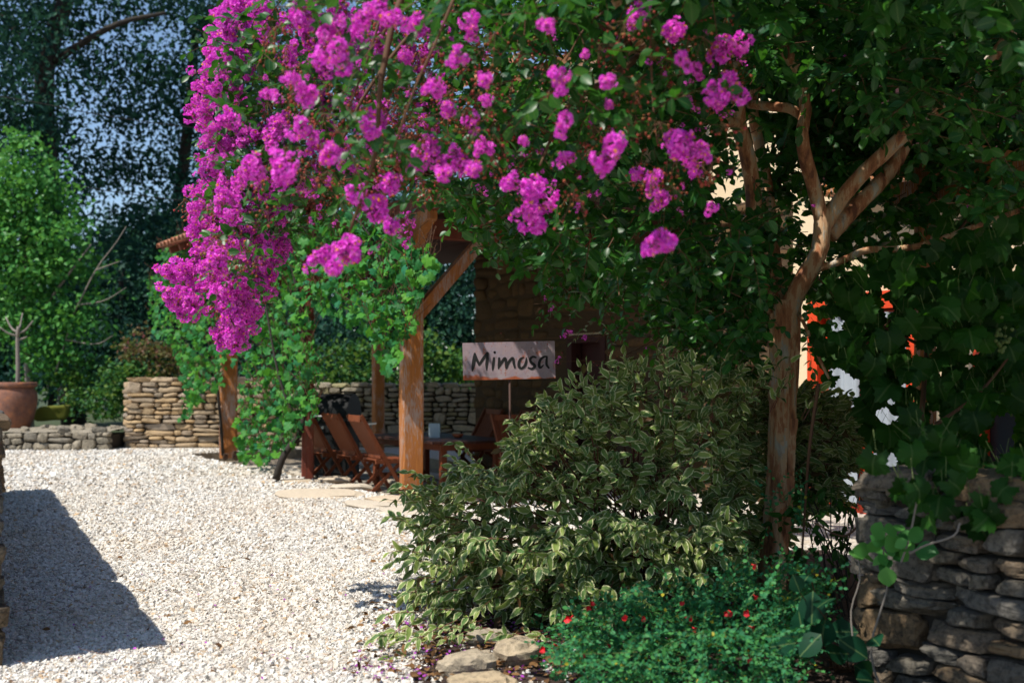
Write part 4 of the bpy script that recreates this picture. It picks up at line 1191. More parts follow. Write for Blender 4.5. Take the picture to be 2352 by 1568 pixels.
# long arching limbs to the flower canopy on the left
for pts in ([(1640, -150, 6.6), (1350, -230, 6.3), (1050, -120, 6.2), (800, 60, 6.3), (640, 260, 6.5), (560, 480, 6.7), (520, 680, 6.8)],
            [(1480, 120, 5.7), (1200, -40, 5.4), (1000, 30, 5.2), (850, 200, 5.1), (760, 380, 5.1)],
            [(1400, -30, 5.0), (1150, -180, 4.6), (950, -50, 4.4), (880, 160, 4.3), (860, 360, 4.3), (800, 540, 4.4)],
            [(1650, -120, 7.2), (1300, -60, 7.3), (1000, 60, 7.3), (760, 230, 7.2), (600, 330, 7.1)],
            [(1560, 225, 6.4), (1420, 320, 6.2), (1300, 420, 6.2), (1150, 500, 6.3), (1060, 530, 6.4)],
            [(1480, 120, 5.7), (1400, 180, 5.2), (1300, 250, 4.8), (1240, 380, 4.6)]):
    limb(pts, [0.022, 0.018, 0.014, 0.009, 0.005], n=30, sides=6, mat=MT['twig'])
for pts in ([(1045, -10, 4.1), (1000, 100, 4.05), (950, 210, 4.05), (905, 340, 4.1)], [(880, 20, 4.5), (850, 120, 4.5), (820, 200, 4.5), (795, 270, 4.55)],
            [(1490, -20, 4.6), (1495, 120, 4.6), (1500, 240, 4.6), (1510, 330, 4.6)], [(1490, 95, 4.8), (1440, 130, 4.8), (1395, 180, 4.8)], [(1485, 170, 4.9), (1430, 215, 4.9)],
            [(1395, 20, 5.0), (1340, 70, 5.0), (1300, 140, 5.0)]):
    limb(pts, [0.006, 0.005, 0.004], n=12, sides=6, mat=MT['twig'])

tw = Geo(); lv = Leaves()
GAPS = [(np.array([2.75, 9.3, 0.0]), 0.5), (np.array([2.35, 9.6, 0.0]), 0.4)]
def in_gap(p):
    for q, r in GAPS:
        v = p - q; ts = np.array(TOSUN)
        if np.linalg.norm(v - ts * np.dot(v, ts)) < r: return True
    return False
def fill(poly, n, y0, y1, L=(0.2, 0.4), nl=(5, 8), size=0.08, droop=0.3, dirf=None, **kw):
    for (px, py) in sample_poly(poly, n):
        Y = RG.uniform(y0, y1); p = at(px, py, Y)
        if in_gap(p) or (1665 < px < 1785 and 190 < py < 480 and Y < 7.6 and RG.random() < 0.88): continue
        d = unit(RG.normal(size=3) * np.array([1, 1, 0.6]) + (np.zeros(3) if dirf is None else dirf(p)))
        spray(lv, tw, p - d * 0.15, d, RG.uniform(*L), RG.integers(*nl), size, droop, **kw)
P_DARK = [(1000, -40), (1760, -40), (1790, 300), (1770, 560), (1760, 700), (1720, 800), (1640, 790), (1560, 740), (1480, 690), (1350, 640), (1230, 590), (1090, 530), (1010, 490), (960, 300)]
P_TOP = [(520, -40), (1060, -40), (1010, 420), (900, 480), (760, 500), (640, 560), (600, 640), (500, 660), (470, 450), (480, 250)]
P_RIGHT = [(1760, -40), (2400, -40), (2400, 470), (2200, 540), (2060, 590), (1950, 540), (1900, 400), (1800, 330), (1770, 160)]
P_BELOW = [(1560, 560), (1770, 560), (1765, 830), (1690, 900), (1620, 870), (1560, 780), (1480, 720)]
fill(P_DARK, 620, 5.6, 7.3, size=0.088)
fill(P_DARK, 420, 7.3, 8.7, size=0.105)
fill([(1000, -40), (1680, -40), (1640, 200), (1450, 330), (1250, 420), (1050, 400), (980, 200)], 100, 4.2, 5.6, size=0.078)
fill(P_TOP, 250, 5.2, 7.4, size=0.075)
fill([(540, 60), (700, 40), (680, 400), (640, 600), (540, 660), (480, 480), (500, 260)], 60, 5.6, 6.6, size=0.06)
fill([(1080, 520), (1230, 560), (1400, 620), (1420, 700), (1300, 680), (1160, 600)], 46, 6.8, 7.6, size=0.07)
fill([(700, -40), (1060, -40), (1000, 330), (880, 420), (760, 420)], 30, 4.0, 5.0, size=0.075)
fill(P_RIGHT, 760, 7.4, 9.2, size=0.11)
fill([(2380, -40), (2720, -40), (2720, 420), (2380, 480)], 150, 6.4, 8.8, size=0.11)
fill([(1760, -40), (2400, -40), (2400, 470), (2250, 520), (2150, 330), (1900, 200), (1780, 160)], 170, 5.4, 7.2, size=0.098)
fill([(1900, 300), (2010, 330), (1960, 400), (1900, 440)], 12, 7.4, 8.0, size=0.09)
fill(P_BELOW, 150, 7.5, 8.4, size=0.09, droop=0.6)
fill([(1560, 560), (1720, 560), (1700, 780), (1620, 820), (1560, 780)], 40, 6.9, 7.5, size=0.085, droop=0.6)
fill([(1700, 180), (1880, 150), (1880, 430), (1740, 470)], 90, 7.7, 8.8, size=0.1)
fill([(1890, 560), (1960, 540), (1950, 640), (1890, 650)], 8, 7.4, 7.8, size=0.09)
fill([(1835, 480), (1900, 420), (1960, 600), (1900, 760), (1850, 840)], 40, 7.6, 8.8, size=0.1)
fill([(1200, 600), (1480, 690), (1560, 760), (1420, 780), (1300, 700)], 22, 7.0, 7.6, size=0.06)
fill([(1680, 470), (1870, 470), (1830, 690), (1740, 740)], 34, 7.5, 8.4, size=0.09)
fill([(1690, 500), (1790, 520), (1790, 680), (1720, 730)], 12, 6.8, 7.1, size=0.085)
# crown above the picture, carrying the shade to the right
def crown_box(n, lo, hi, size=0.11, nl=(7, 10)):
    for _ in range(n):
        p = np.array([RG.uniform(a, b) for a, b in zip(lo, hi)])
        if in_gap(p): continue
        d = unit(RG.normal(size=3) * np.array([1, 1, 0.5]))
        spray(lv, None, p, d, RG.uniform(0.3, 0.5), RG.integers(*nl), size, 0.3)
crown_box(800, (0.2, 4.6, 3.6), (3.6, 9.0, 4.9))
crown_box(800, (0.05, 2.0, 3.05), (4.2, 5.4, 4.2))
crown_box(40, (-1.2, 6.2, 3.6), (0.2, 7.4, 4.3))
crown_box(380, (1.2, 4.6, 4.2), (4.8, 9.0, 5.4))
lv.finish(my, TM_OVAL, MT['myrtle_leaf'], 300)
# fine twigs hanging low with spent flowers
buds = Geo()
def bud_spray(p, r, n=12, mat=0):
    for _ in range(n):
        o = p + RG.normal(size=3) * r * 0.5
        tw.tube([p - np.array([0, 0, -r * 0.6]), o], 0.0012, 3, cap=False)
        rr = RG.uniform(0.006, 0.0095)
        buds.inst(TM_OCT, [o], rand_rot(1), np.array([rr]))
        buds.inst(TM_OCT, [o], rand_rot(1), np.array([rr * 0.96]))
for poly, n, a, b in ((P_TOP, 90, 4.6, 6.6), ([(620, 60), (1120, 20), (1150, 400), (980, 480), (820, 460), (640, 420)], 80, 4.2, 5.4), ([(1060, 100), (1700, 40), (1680, 480), (1300, 480), (1080, 420)], 60, 4.2, 5.2), ([(430, 440), (640, 440), (620, 700), (520, 760), (400, 660)], 50, 6.4, 7.0)):
    for px, py in sample_poly(poly, n): bud_spray(at(px, py, RG.uniform(a, b)), 0.07)
for (x0, y0, x1, y1, Y) in ((1560, 640, 1210, 700, 7.3), (1500, 700, 1250, 690, 7.3), (1600, 740, 1160, 780, 7.2), (1540, 760, 1330, 850, 7.2), (1420, 620, 1240, 580, 7.2), (1330, 600, 1090, 560, 7.3), (1600, 800, 1290, 830, 7.1)):
    a, b = at(x0, y0, Y), at(x1, y1, Y - 0.05)
    mid = (a + b) / 2 + np.array([0, 0, -0.03])
    cp_ = curve_pts([a, mid, b], 10)
    tw.tube(cp_, np.linspace(0.004, 0.0014, 10), 4, cap=False)
    for k in range(4, 10):
        for _ in range(2):
            e = cp_[k] + RG.normal(size=3) * 0.035
            tw.tube([cp_[k], e], 0.0011, 3, cap=False)
            if RG.random() < 0.5: buds.inst(TM_OCT, [e], rand_rot(1), np.array([0.0055]))
tw.build('twigs', MT['twig'], my)['kind'] = 'stuff'
buds.build('buds', MT['bud'], my, True)['kind'] = 'stuff'

def flower_cluster_mesh(seed, nf=44, elong=1.25, tight=1.0):
    rg = np.random.default_rng(seed)
    g = Geo()
    pv = np.array([(0, 0, 0), (-0.09, 0.4, 0), (0.09, 0.4, 0), (-0.5, 0.66, 0), (-0.16, 0.72, 0), (0.18, 0.7, 0), (0.5, 0.64, 0), (-0.52, 1.02, 0), (-0.2, 1.2, 0), (0.18, 1.12, 0), (0.54, 1.0, 0)], float)
    pt = np.array([(0, 2, 1), (1, 4, 3), (1, 2, 4), (2, 5, 4), (2, 6, 5)]); pq = np.array([(3, 4, 8, 7), (4, 5, 9, 8), (5, 6, 10, 9)])
    puv = np.stack([np.full(11, 0.75), np.linspace(0, 1, 11)], 1)
    nl_ = max(2, nf // 9)
    lob = [(rg.normal(size=3) * np.array([0.38, 0.38, 0.46 * elong]) * tight, rg.uniform(0.3, 0.5)) for _ in range(nl_)]
    for lc, lr in lob:
        g.tube([(0, 0, -0.5), lc * 0.5 + np.array([0, 0, -0.1]), lc + unit(rg.normal(size=3)) * lr * 0.8], [0.035, 0.028, 0.02], 5, 3)
    for f in range(nf):
        d = unit(rg.normal(size=3))
        lc, lr = lob[f % nl_]
        c = lc + d * lr * rg.uniform(0.6, 1.35)
        g.tube([lc, c], 0.014, 3, 3, cap=False)
        ref = unit(np.cross(d, rg.normal(size=3))); ref2 = np.cross(d, ref)
        s = rg.uniform(0.17, 0.27)
        for k in range(6):
            th = k * math.pi / 3 + rg.normal() * 0.12
            y = unit(ref * math.cos(th) + ref2 * math.sin(th) + d * rg.uniform(0.1, 0.5)); x = unit(np.cross(y, d)); z = np.cross(x, y)
            v = pv.copy(); v[3:, 2] += rg.normal(size=8) * 0.24; v[3:, :2] += rg.normal(size=(8, 2)) * 0.06
            g.add(c + (v * s) @ np.stack([x, y, z], 0), pt, pq, puv, 0)
        if rg.random() < 0.3:
            for k in range(7):
                o = c + d * s * 0.5 + rg.normal(size=3) * s * 0.17
                g.inst(TM_OCT, [o], np.eye(3)[None], np.array([s * 0.2]), 1)
    for k in range(14):
        d = unit(rg.normal(size=3)); o = d * np.array([1, 1, elong]) * rg.uniform(0.4, 1.0)
        g.tube([o * 0.3, o], 0.012, 3, 3, cap=False)
        g.inst(TM_OCT, [o], np.eye(3)[None], np.array([rg.uniform(0.055, 0.085)]), 2)
    return g.mesh('flower_cluster', [MT['petal'], MT['stamen'], MT['bud'], MT['twig']], False)
FC = [flower_cluster_mesh(100 + i, 50 + 3 * i, 1.0 + 0.06 * i) for i in range(9)]
FCR = [flower_cluster_mesh(300 + i, 46, 0.9, 0.62) for i in range(5)]
FCS = [flower_cluster_mesh(200 + i, 9, 1.2) for i in range(3)]
def cluster(px, py, r, Y, small=False, kinds=None):
    me = random.choice(kinds or (FCS if small else FC))
    p = at(px, py, Y)
    place('flower_cluster', me, my, rotmat(RG.normal() * 0.5, RG.normal() * 0.5, RG.uniform(0, 6.28)), r / F * Y * RG.uniform(0.9, 1.1), p)
near = [(860, 280, 44), (845, 300, 30), (1235, 470, 50), (1215, 485, 32), (1525, 550, 44), (1500, 560, 30), (745, 585, 38), (800, 575, 44), (770, 615, 28), (850, 470, 46), (895, 420, 34), (900, 520, 26), (1410, 350, 40), (1385, 375, 24), (1560, 330, 40), (1605, 345, 32), (1585, 375, 26), (1675, 110, 44),
        (1655, 215, 36), (1690, 200, 34), (1640, 235, 22), (1475, 25, 36), (1460, 45, 28), (1255, 55, 26), (1300, 360, 22), (1165, 415, 26), (1285, 185, 26), (1395, 185, 24), (1290, 285, 26), (1345, 125, 16), (1110, 335, 26), (1060, 365, 36), (1090, 390, 26), (1080, 285, 22), (1115, 185, 26),
        (1550, 72, 30), (1535, 80, 20), (1520, 455, 28), (1500, 410, 30), (1470, 400, 24), (1400, 240, 16), (1630, 480, 14), (760, 355, 34), (640, 390, 44), (580, 385, 40), (700, 300, 30), (620, 215, 26), (700, 215, 30), (780, 130, 36), (735, 145, 26), (670, 180, 24), (960, 60, 36), (900, 40, 34), (870, 15, 34), (930, 130, 22),
        (1000, 200, 28), (990, 350, 34), (1020, 400, 28), (960, 380, 26), (1120, 230, 18), (1575, 140, 22), (1600, 165, 20), (1200, 320, 18), (1510, 470, 20), (760, 60, 38), (700, 30, 40), (810, 80, 36), (840, 40, 36), (1080, 60, 26), (1050, 130, 24), (1030, 250, 24)]
for (x, y, r) in near: cluster(x, y, r * 1.08, RG.uniform(3.7, 4.6), False, FCR)
P_PINK = [(540, 10), (500, 70), (465, 180), (440, 255), (490, 330), (490, 380), (455, 440), (450, 530), (470, 620), (600, 640), (660, 560), (690, 440), (850, 400), (1000, 300), (1000, 0)]
for x, y in sample_poly(P_PINK, 84): cluster(x, y, RG.uniform(18, 31), RG.uniform(5.0, 6.4))
edge = [(545, 25), (525, 60), (520, 95), (510, 120), (485, 150), (470, 190), (480, 215), (455, 245), (442, 258), (470, 270), (500, 290), (510, 340), (490, 385), (465, 440), (455, 470), (465, 500), (455, 540), (475, 560), (500, 470), (520, 520), (540, 440), (545, 560), (500, 600), (480, 640), (455, 665), (430, 630), (405, 625), (425, 675), (400, 690),
        (415, 715), (440, 705), (530, 640), (560, 660), (590, 640), (520, 690), (545, 715), (575, 700), (605, 670), (530, 745), (545, 735), (520, 772), (540, 780), (505, 770), (620, 620), (640, 590), (600, 560), (570, 600), (630, 540), (560, 520), (590, 480), (620, 470), (660, 500), (500, 660), (470, 610), (545, 330), (560, 270), (530, 230), (520, 180), (560, 140), (590, 90), (560, 60), (600, 30)]
for x, y in edge: [cluster(x + RG.normal() * 8, y + RG.normal() * 8, RG.uniform(18, 27), RG.uniform(6.0, 6.8)) for _ in (0, 1)]
for (x, y, r) in ((1290, 825, 10), (1310, 765, 13), (1345, 775, 13), (1275, 705, 9), (1255, 680, 6), (1240, 595, 7), (1100, 540, 12), (1080, 500, 14), (930, 540, 22), (915, 500, 18), (1380, 650, 7), (1430, 600, 7), (1310, 760, 9), (1485, 800, 5), (1600, 420, 12), (2225, 455, 16), (1940, 125, 7), (1870, 470, 8), (1390, 670, 6), (1590, 640, 6)):
    cluster(x, y, r, RG.uniform(6.6, 7.2), True)

sf = Geo()
for poly, n, a, b in ((P_TOP, 150, 4.6, 6.6), ([(1000, 0), (1720, 0), (1680, 480), (1300, 480), (1040, 440)], 90, 4.3, 6.2), ([(640, 420), (960, 400), (1000, 520), (760, 640)], 16, 4.6, 5.6)):
    for px, py in sample_poly(poly, n):
        me = random.choice(FCS); k = RG.uniform(7, 15); p = at(px, py, RG.uniform(a, b)); sc_ = k / F * p[1]
        co = np.empty(len(me.vertices) * 3, np.float32); me.vertices.foreach_get('co', co); co = co.reshape(-1, 3) @ rotmat(*RG.uniform(-1, 1, 2), RG.uniform(0, 6)).T * sc_ + p
        mi = np.empty(len(me.polygons), np.int32); me.polygons.foreach_get('material_index', mi)
        pol = [tuple(f.vertices) for f in me.polygons]
        base_n = sf.n; first = True
        for m_i in range(4):
            tr__ = [f for f, m2 in zip(pol, mi) if m2 == m_i and len(f) == 3]; qd__ = [f for f, m2 in zip(pol, mi) if m2 == m_i and len(f) == 4]
            if not tr__ and not qd__: continue
            if first: sf.add(co, tr__, qd__, np.full((len(co), 2), 0.75), m_i); first = False
            else:
                if tr__: sf.T.append(np.array(tr__) + base_n); sf.TM.append(np.full(len(tr__), m_i, int))
                if qd__: sf.Q.append(np.array(qd__) + base_n); sf.QM.append(np.full(len(qd__), m_i, int))
sf.build('scattered_flowers', [MT['petal'], MT['stamen'], MT['bud'], MT['twig']], my)['kind'] = 'stuff'

# ------------------------------------------------------------------ variegated shrub
sb0 = np.array([0.95, 6.95, 0.0])
sh_ = thing('variegated_shrub', sb0, 'broad shrub with white edged green leaves beside the sign stake', 'shrub')
tw = Geo(); lv = Leaves()
P_SH = [(925, 1150), (985, 1090), (1040, 1075), (1060, 1035), (1110, 1055), (1150, 1080), (1180, 970), (1240, 905), (1330, 890), (1400, 835), (1480, 822), (1600, 830), (1760, 845), (1900, 890), (1990, 930), (1990, 1060), (1900, 1140), (1840, 1180), (1760, 1330), (1500, 1390), (1300, 1430), (1160, 1425), (1040, 1420), (950, 1400), (915, 1300), (930, 1240), (905, 1200)]
def shrub_fill(poly, n, y0, y1, size, nl=(3, 6), L=(0.18, 0.3)):
    for px, py in sample_poly(poly, n):
        Y = RG.uniform(y0, y1)
        if px > 1715: Y = max(Y, 7.5) + 0.4 * RG.random()
        p = at(px, py, Y)
        if p[2] < 0.06: continue
        d = unit(p - (sb0 + np.array([0, 0.2, 0.05])) + RG.normal(size=3) * 0.45 + np.array([0, -0.15, 0.2]))
        ll = RG.uniform(*L); spray(lv, tw, p - d * ll * 0.8, d, ll, RG.integers(*nl), size, 0.25, 0.8, (-0.3, -0.6, 0.7), 0.8, 0.3, 0.0028)
        if RG.random() < 0.14 and px < 1640:
            root_ = sb0 + np.array([RG.normal() * 0.18, RG.normal() * 0.12, 0])
            mid = root_ * 0.5 + p * 0.5 + np.array([0, 0, 0.1])
            tw.tube(curve_pts([root_, mid, p - d * 0.12], 8), np.linspace(0.007, 0.003, 8), 4, cap=False)
shrub_fill(P_SH, 980, 6.2, 7.7, 0.1)
shrub_fill([(940, 1240), (1300, 1200), (1700, 1150), (1740, 1300), (1480, 1380), (1200, 1410), (960, 1400)], 210, 5.9, 6.5, 0.104)
shrub_fill([(1840, 870), (1990, 930), (1990, 1100), (1900, 1160), (1840, 1120)], 120, 7.2, 8.0, 0.1)
shrub_fill([(930, 1150), (1060, 1070), (1110, 1090), (1200, 1000), (1320, 910), (1340, 960), (1200, 1080), (1000, 1170)], 36, 6.3, 6.9, 0.1)
shrub_fill([(1640, 860), (1760, 870), (1990, 920), (1990, 1060), (1900, 1140), (1800, 1190), (1740, 1320), (1640, 1370)], 260, 6.9, 7.7, 0.104)
for (x, y, Y) in ((1455, 860, 6.5), (1345, 905, 6.5), (1190, 965, 6.4), (1090, 1050, 6.4), (935, 1120, 6.4), (1285, 885, 6.5), (1460, 900, 6.4), (920, 1190, 6.3), (915, 1250, 6.2), (905, 1400, 6.0), (960, 1450, 5.9)):
    p = at(x, y, Y); d = unit(p - sb0 + np.array([0, -0.1, 0.25]))
    spray(lv, tw, p - d * 0.2, d, 0.25, 4, 0.1, 0.2, 0.8, (-0.3, -0.6, 0.6), 0.5, 0.35, 0.003)
for k in range(46):
    i_ = RG.choice([0, 1, 2, 8, 9, 10, 11, 12, 7, 10]); a_, b_ = np.array(P_SH[i_]), np.array(P_SH[i_ + 1]); q_ = a_ + (b_ - a_) * RG.random()
    p = at(q_[0] - RG.uniform(0, 8), q_[1] - RG.uniform(0, 22), RG.uniform(6.3, 7.0))
    d = unit(p - sb0 + RG.normal(size=3) * 0.2 + np.array([0, -0.1, 0.5]))
    spray(lv, tw, p - d * 0.26, d, 0.28, 3, 0.085, 0.12, 0.75, (-0.3, -0.6, 0.6), 0.7, 0.25, 0.0026)
for k in range(34):
    x = RG.uniform(880, 1250); y = RG.uniform(1340, 1500)
    p = gnd(x, min(y + 40, 1540)) + np.array([0, 0, RG.uniform(0.03, 0.15)])
    if p[1] < 5.6: p[1] = 5.6
    d = unit(np.array([-1, -0.4, 0.15]) + RG.normal(size=3) * 0.25)
    spray(lv, tw, p - d * 0.15, d, 0.26, 3, 0.075, 0.1, 0.8, (-0.3, -0.5, 0.7), 0.5, 0.1, 0.0022)
lv.finish(sh_, TM_SHRUB, MT['shrub_leaf'], 300)
tw.build('stems', MT['red_twig'], sh_)['kind'] = 'stuff'

# ------------------------------------------------------------------ red flowered sage
sp0 = gnd(1660, 1520)
sp = thing('red_sage', sp0, 'small leaved sage bush with scarlet flowers in the front bed', 'plant')
tw = Geo(); lv = Leaves()
P_SG = [(1250, 1440), (1350, 1395), (1480, 1350), (1600, 1345), (1720, 1300), (1830, 1280), (1880, 1330), (1880, 1420), (1860, 1480), (1860, 1568), (1860, 1640), (1300, 1640), (1270, 1560)]
for px, py in sample_poly(P_SG, 700):
    Y = RG.uniform(5.0, 6.1); p = at(px, py, Y)
    if p[2] < 0.02: continue
    d = unit((p - sp0) * np.array([1, 1, 0.8]) + RG.normal(size=3) * 0.3 + np.array([0, 0, 0.12]))
    spray(lv, tw, p - d * 0.14, d, RG.uniform(0.2, 0.32), RG.integers(7, 11), 0.03, 0.1, 0.95, (-0.3, -0.4, 0.8), 0.5, 0.0, 0.0016, t0=0.05)
for px, py in sample_poly([(1270, 1470), (1500, 1440), (1820, 1440), (1850, 1568), (1850, 1680), (1290, 1680)], 300):
    p = at(px, py, RG.uniform(4.35, 5.05))
    if p[2] < 0.03: continue
    d = unit((p - sp0) * np.array([1, 0.6, 0.8]) + RG.normal(size=3) * 0.35 + np.array([0, 0, 0.15]))
    spray(lv, tw, p - d * 0.14, d, RG.uniform(0.2, 0.3), RG.integers(7, 11), 0.028, 0.1, 0.95, (-0.3, -0.4, 0.8), 0.5, 0.0, 0.0016, t0=0.05)
for px, py in sample_poly([(1720, 1100), (1830, 1080), (1860, 1280), (1740, 1300)], 10):
    p = at(px, py, RG.uniform(6.2, 6.6)); d = unit(np.array([RG.normal() * 0.4, -0.3, 1]))
    spray(lv, tw, p - d * 0.2, d, 0.4, 8, 0.034, 0.1, 0.95, (-0.3, -0.4, 0.8), 0.5, 0.0, 0.0016)
lv.finish(sp, TM_SMALL, MT['sage_leaf'], 0)
tw.build('stems', MT['green_twig'], sp)['kind'] = 'stuff'
def sage_flower():
    g = Geo()
    g.tube([(0, 0, 0), (0.004, -0.012, 0.002), (0.008, -0.022, 0)], [0.0025, 0.0035, 0.004], 6)
    v = [(0, -0.02, 0.002), (-0.014, -0.03, -0.012), (0.0, -0.034, -0.02), (0.015, -0.03, -0.013), (-0.008, -0.03, 0.012), (0.01, -0.03, 0.012)]
    g.add(v, [(0, 1, 2), (0, 2, 3), (0, 4, 1), (0, 3, 5), (0, 5, 4)])
    return g.mesh('flower', MT['red_flower'])
SF = sage_flower()
for (x, y) in ((1357, 1390), (1345, 1395), (1476, 1417), (1440, 1422), (1561, 1375), (1573, 1418), (1305, 1420), (1316, 1412), (1272, 1478), (1246, 1490), (1334, 1502), (1325, 1510), (1666, 1405), (1672, 1400), (1730, 1365), (1726, 1295), (1717, 1400), (1720, 1500), (1727, 1512), (1240, 1562), (1390, 1480), (1720, 1437), (1590, 1440)):
    place('flower', SF, sp, rotmat(RG.normal() * 0.3, RG.normal() * 0.4, RG.normal() * 0.6), RG.uniform(0.75, 1.05), at(x, y, RG.uniform(5.0, 5.2)))

# ------------------------------------------------------------------ round leaved plant and seedling by the wall
rp0 = gnd(1930, 1540); rp = thing('round_leaf_plant', rp0, 'plant with large round dark leaves at the foot of the dry stone wall', 'plant')
lv = Leaves(); tw = Geo()
for (x, y, s_) in ((1865, 1395, 0.15), (1895, 1380, 0.13), (1840, 1440, 0.16), (1890, 1450, 0.15), (1935, 1450, 0.14), (1960, 1490, 0.15), (1920, 1500, 0.13), (1860, 1480, 0.14), (1985, 1540, 0.13), (1800, 1480, 0.12), (2010, 1470, 0.11), (1830, 1340, 0.09), (1850, 1330, 0.08), (1990, 1560, 0.12), (1800, 1560, 0.12), (2180, 1540, 0.1), (2230, 1545, 0.11)):
    p = at(x, y, RG.uniform(4.75, 5.05)); p[2] = max(p[2], 0.02)
    d = unit(RG.normal(size=3) + np.array([0, -0.3, 0.6]))
    tw.tube(curve_pts([rp0 + RG.normal(size=3) * 0.03 * np.array([1, 1, 0]), (rp0 + p) / 2 + np.array([0, 0, 0.03]), p - d * s_ * 0.5], 6), 0.003, 4, cap=False)
    lv.add(p - d * s_ * 0.5, d, unit(np.array([-0.4, -0.9, 0.6]) + RG.normal(size=3) * 0.3), s_)
fo = lv.finish(rp, TM_ROUND, MT['round_leaf'], 16)
tw.build('stems', MT['twig'], rp)['kind'] = 'stuff'
cl0 = np.array([1.68, 4.9, 0.0]); cl = thing('wall_climber', cl0, 'young climber with bright oval leaves growing up the dry stone wall', 'plant')
lv = Leaves(); tw = Geo()
stem = curve_pts([cl0 + (0, -0.03, 0), at(2000, 1490, 4.85), at(2040, 1340, 4.8), at(2030, 1255, 4.75), at(2090, 1250, 4.65)], 14)
tw.tube(stem, np.linspace(0.006, 0.003, 14), 5)
for (x, y) in ((2000, 1262), (2015, 1240), (2035, 1250), (2055, 1240), (2040, 1275), (2065, 1265), (1985, 1280), (2085, 1240), (2060, 1220), (2100, 1262), (2035, 1300), (2050, 1285)):
    p = at(x, y, 4.72 - (x - 2040) / 500 + RG.normal() * 0.03); d = unit(RG.normal(size=3) * np.array([1, 0.5, 0.8]) + np.array([0, -0.4, 0.1]))
    lv.add(p, d, unit(np.array([-0.2, -0.9, 0.5]) + RG.normal(size=3) * 0.4), RG.uniform(0.07, 0.11))
    lv.add(p, -d + RG.normal(size=3) * 0.3, unit(np.array([-0.2, -0.9, 0.5]) + RG.normal(size=3) * 0.4), RG.uniform(0.05, 0.09))
lv.finish(cl, TM_ROUND, MT['lit_leaf'], 20)
for pts in ([(2205, 1200, 4.42), (2190, 1230, 4.42), (2130, 1250, 4.5), (2090, 1270, 4.6)], [(2110, 1130, 4.6), (2090, 1230, 4.62), (2070, 1290, 4.66)], [(1960, 1480, 4.95), (1955, 1400, 4.97), (1975, 1330, 4.93), (1970, 1270, 4.95)]):
    tw.tube(curve_pts([at(*p) for p in pts], 10), 0.0045, 5)
tw.build('stems', MT['grey_bark'], cl)['kind'] = 'stuff'

# ------------------------------------------------------------------ vine arbor and grapevine at right
ar = thing('vine_arbor', (3.0, 8.2, 0), 'brown timber arbor posts carrying the grapevine', 'arbor')
def ar_box(a, b, w_, t_, nm): Geo().bar(a, b, w_, t_).build(nm, MT['post'], ar)
a1 = at(2125, 1000, 8.0); a2 = a1 + np.array([0.55, -0.9, 0]) * 2.4
for p in (a1, a2): ar_box(np.array([p[0], p[1], 0]), np.array([p[0], p[1], 2.75]), 0.12, 0.12, 'post')
ar_box(np.array([a1[0], a1[1], 2.83]) - np.array([0.55, -0.9, 0]) * 0.25, np.array([a2[0], a2[1], 2.83]), 0.12, 0.16, 'beam')
for k in range(5):
    q = a1 + (a2 - a1) * k / 4; q[2] = 2.96
    ar_box(q + np.array([N2[0], N2[1], 0]) * 0.4, q - np.array([N2[0], N2[1], 0]) * 2.4, 0.07, 0.1, 'rafter')
gv0 = np.array([2.2, 5.9, 0]); gv = thing('grapevine', gv0, 'dark large leaved grapevine hanging over the dry stone wall', 'vine')
lv = Leaves(); tw = Geo()
P_GV = [(1900, 660), (1960, 600), (2060, 560), (2352, 480), (2430, 470), (2430, 1190), (2200, 1180), (2080, 1140), (2010, 1070), (2060, 1000), (2040, 900), (1960, 840), (1900, 830), (1880, 740)]
HOLES = [(1945, 905, 32), (1945, 1070, 34), (2040, 900, 26), (2050, 1030, 30), (1885, 670, 30), (2060, 690, 26), (2300, 990, 55), (1885, 690, 30), (1935, 720, 24), (2340, 950, 30), (1960, 520, 60), (2125, 900, 22), (2125, 800, 18), (2280, 1010, 40)]
def grape_fill(poly, n, y0, y1, size):
    for px, py in sample_poly(poly, n):
        if any((px - a) ** 2 + (py - b) ** 2 < r * r for a, b, r in HOLES): continue
        p = at(px, py, RG.uniform(y0, y1))
        if p[2] < 0.8 and p[1] < 5.2 and p[0] > 2.0: p[2] = max(p[2], 0.7)
        d = unit(RG.normal(size=3) * 0.6 + np.array([0, -0.2, -0.8]))
        lv.add(p, d, unit(np.array([-0.35, -0.8, 0.45]) + RG.normal(size=3) * 0.45), RG.uniform(0.75, 1.2) * size)
        tw.tube([p, p + np.array([RG.normal() * 0.03, 0.04, 0.08])], 0.0015, 3, cap=False)
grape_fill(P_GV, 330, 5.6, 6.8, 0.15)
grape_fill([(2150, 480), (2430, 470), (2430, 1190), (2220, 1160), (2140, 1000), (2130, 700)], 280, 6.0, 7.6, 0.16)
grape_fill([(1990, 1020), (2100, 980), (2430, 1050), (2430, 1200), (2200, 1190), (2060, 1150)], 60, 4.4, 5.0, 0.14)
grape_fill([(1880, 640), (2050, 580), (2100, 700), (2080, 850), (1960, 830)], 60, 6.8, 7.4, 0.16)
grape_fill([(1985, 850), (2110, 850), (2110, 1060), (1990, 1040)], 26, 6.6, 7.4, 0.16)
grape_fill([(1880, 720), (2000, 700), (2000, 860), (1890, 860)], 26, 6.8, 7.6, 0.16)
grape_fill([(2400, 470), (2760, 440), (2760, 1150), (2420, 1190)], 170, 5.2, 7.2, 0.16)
lv.finish(gv, TM_GRAPE, MT['grape_leaf'], 280)
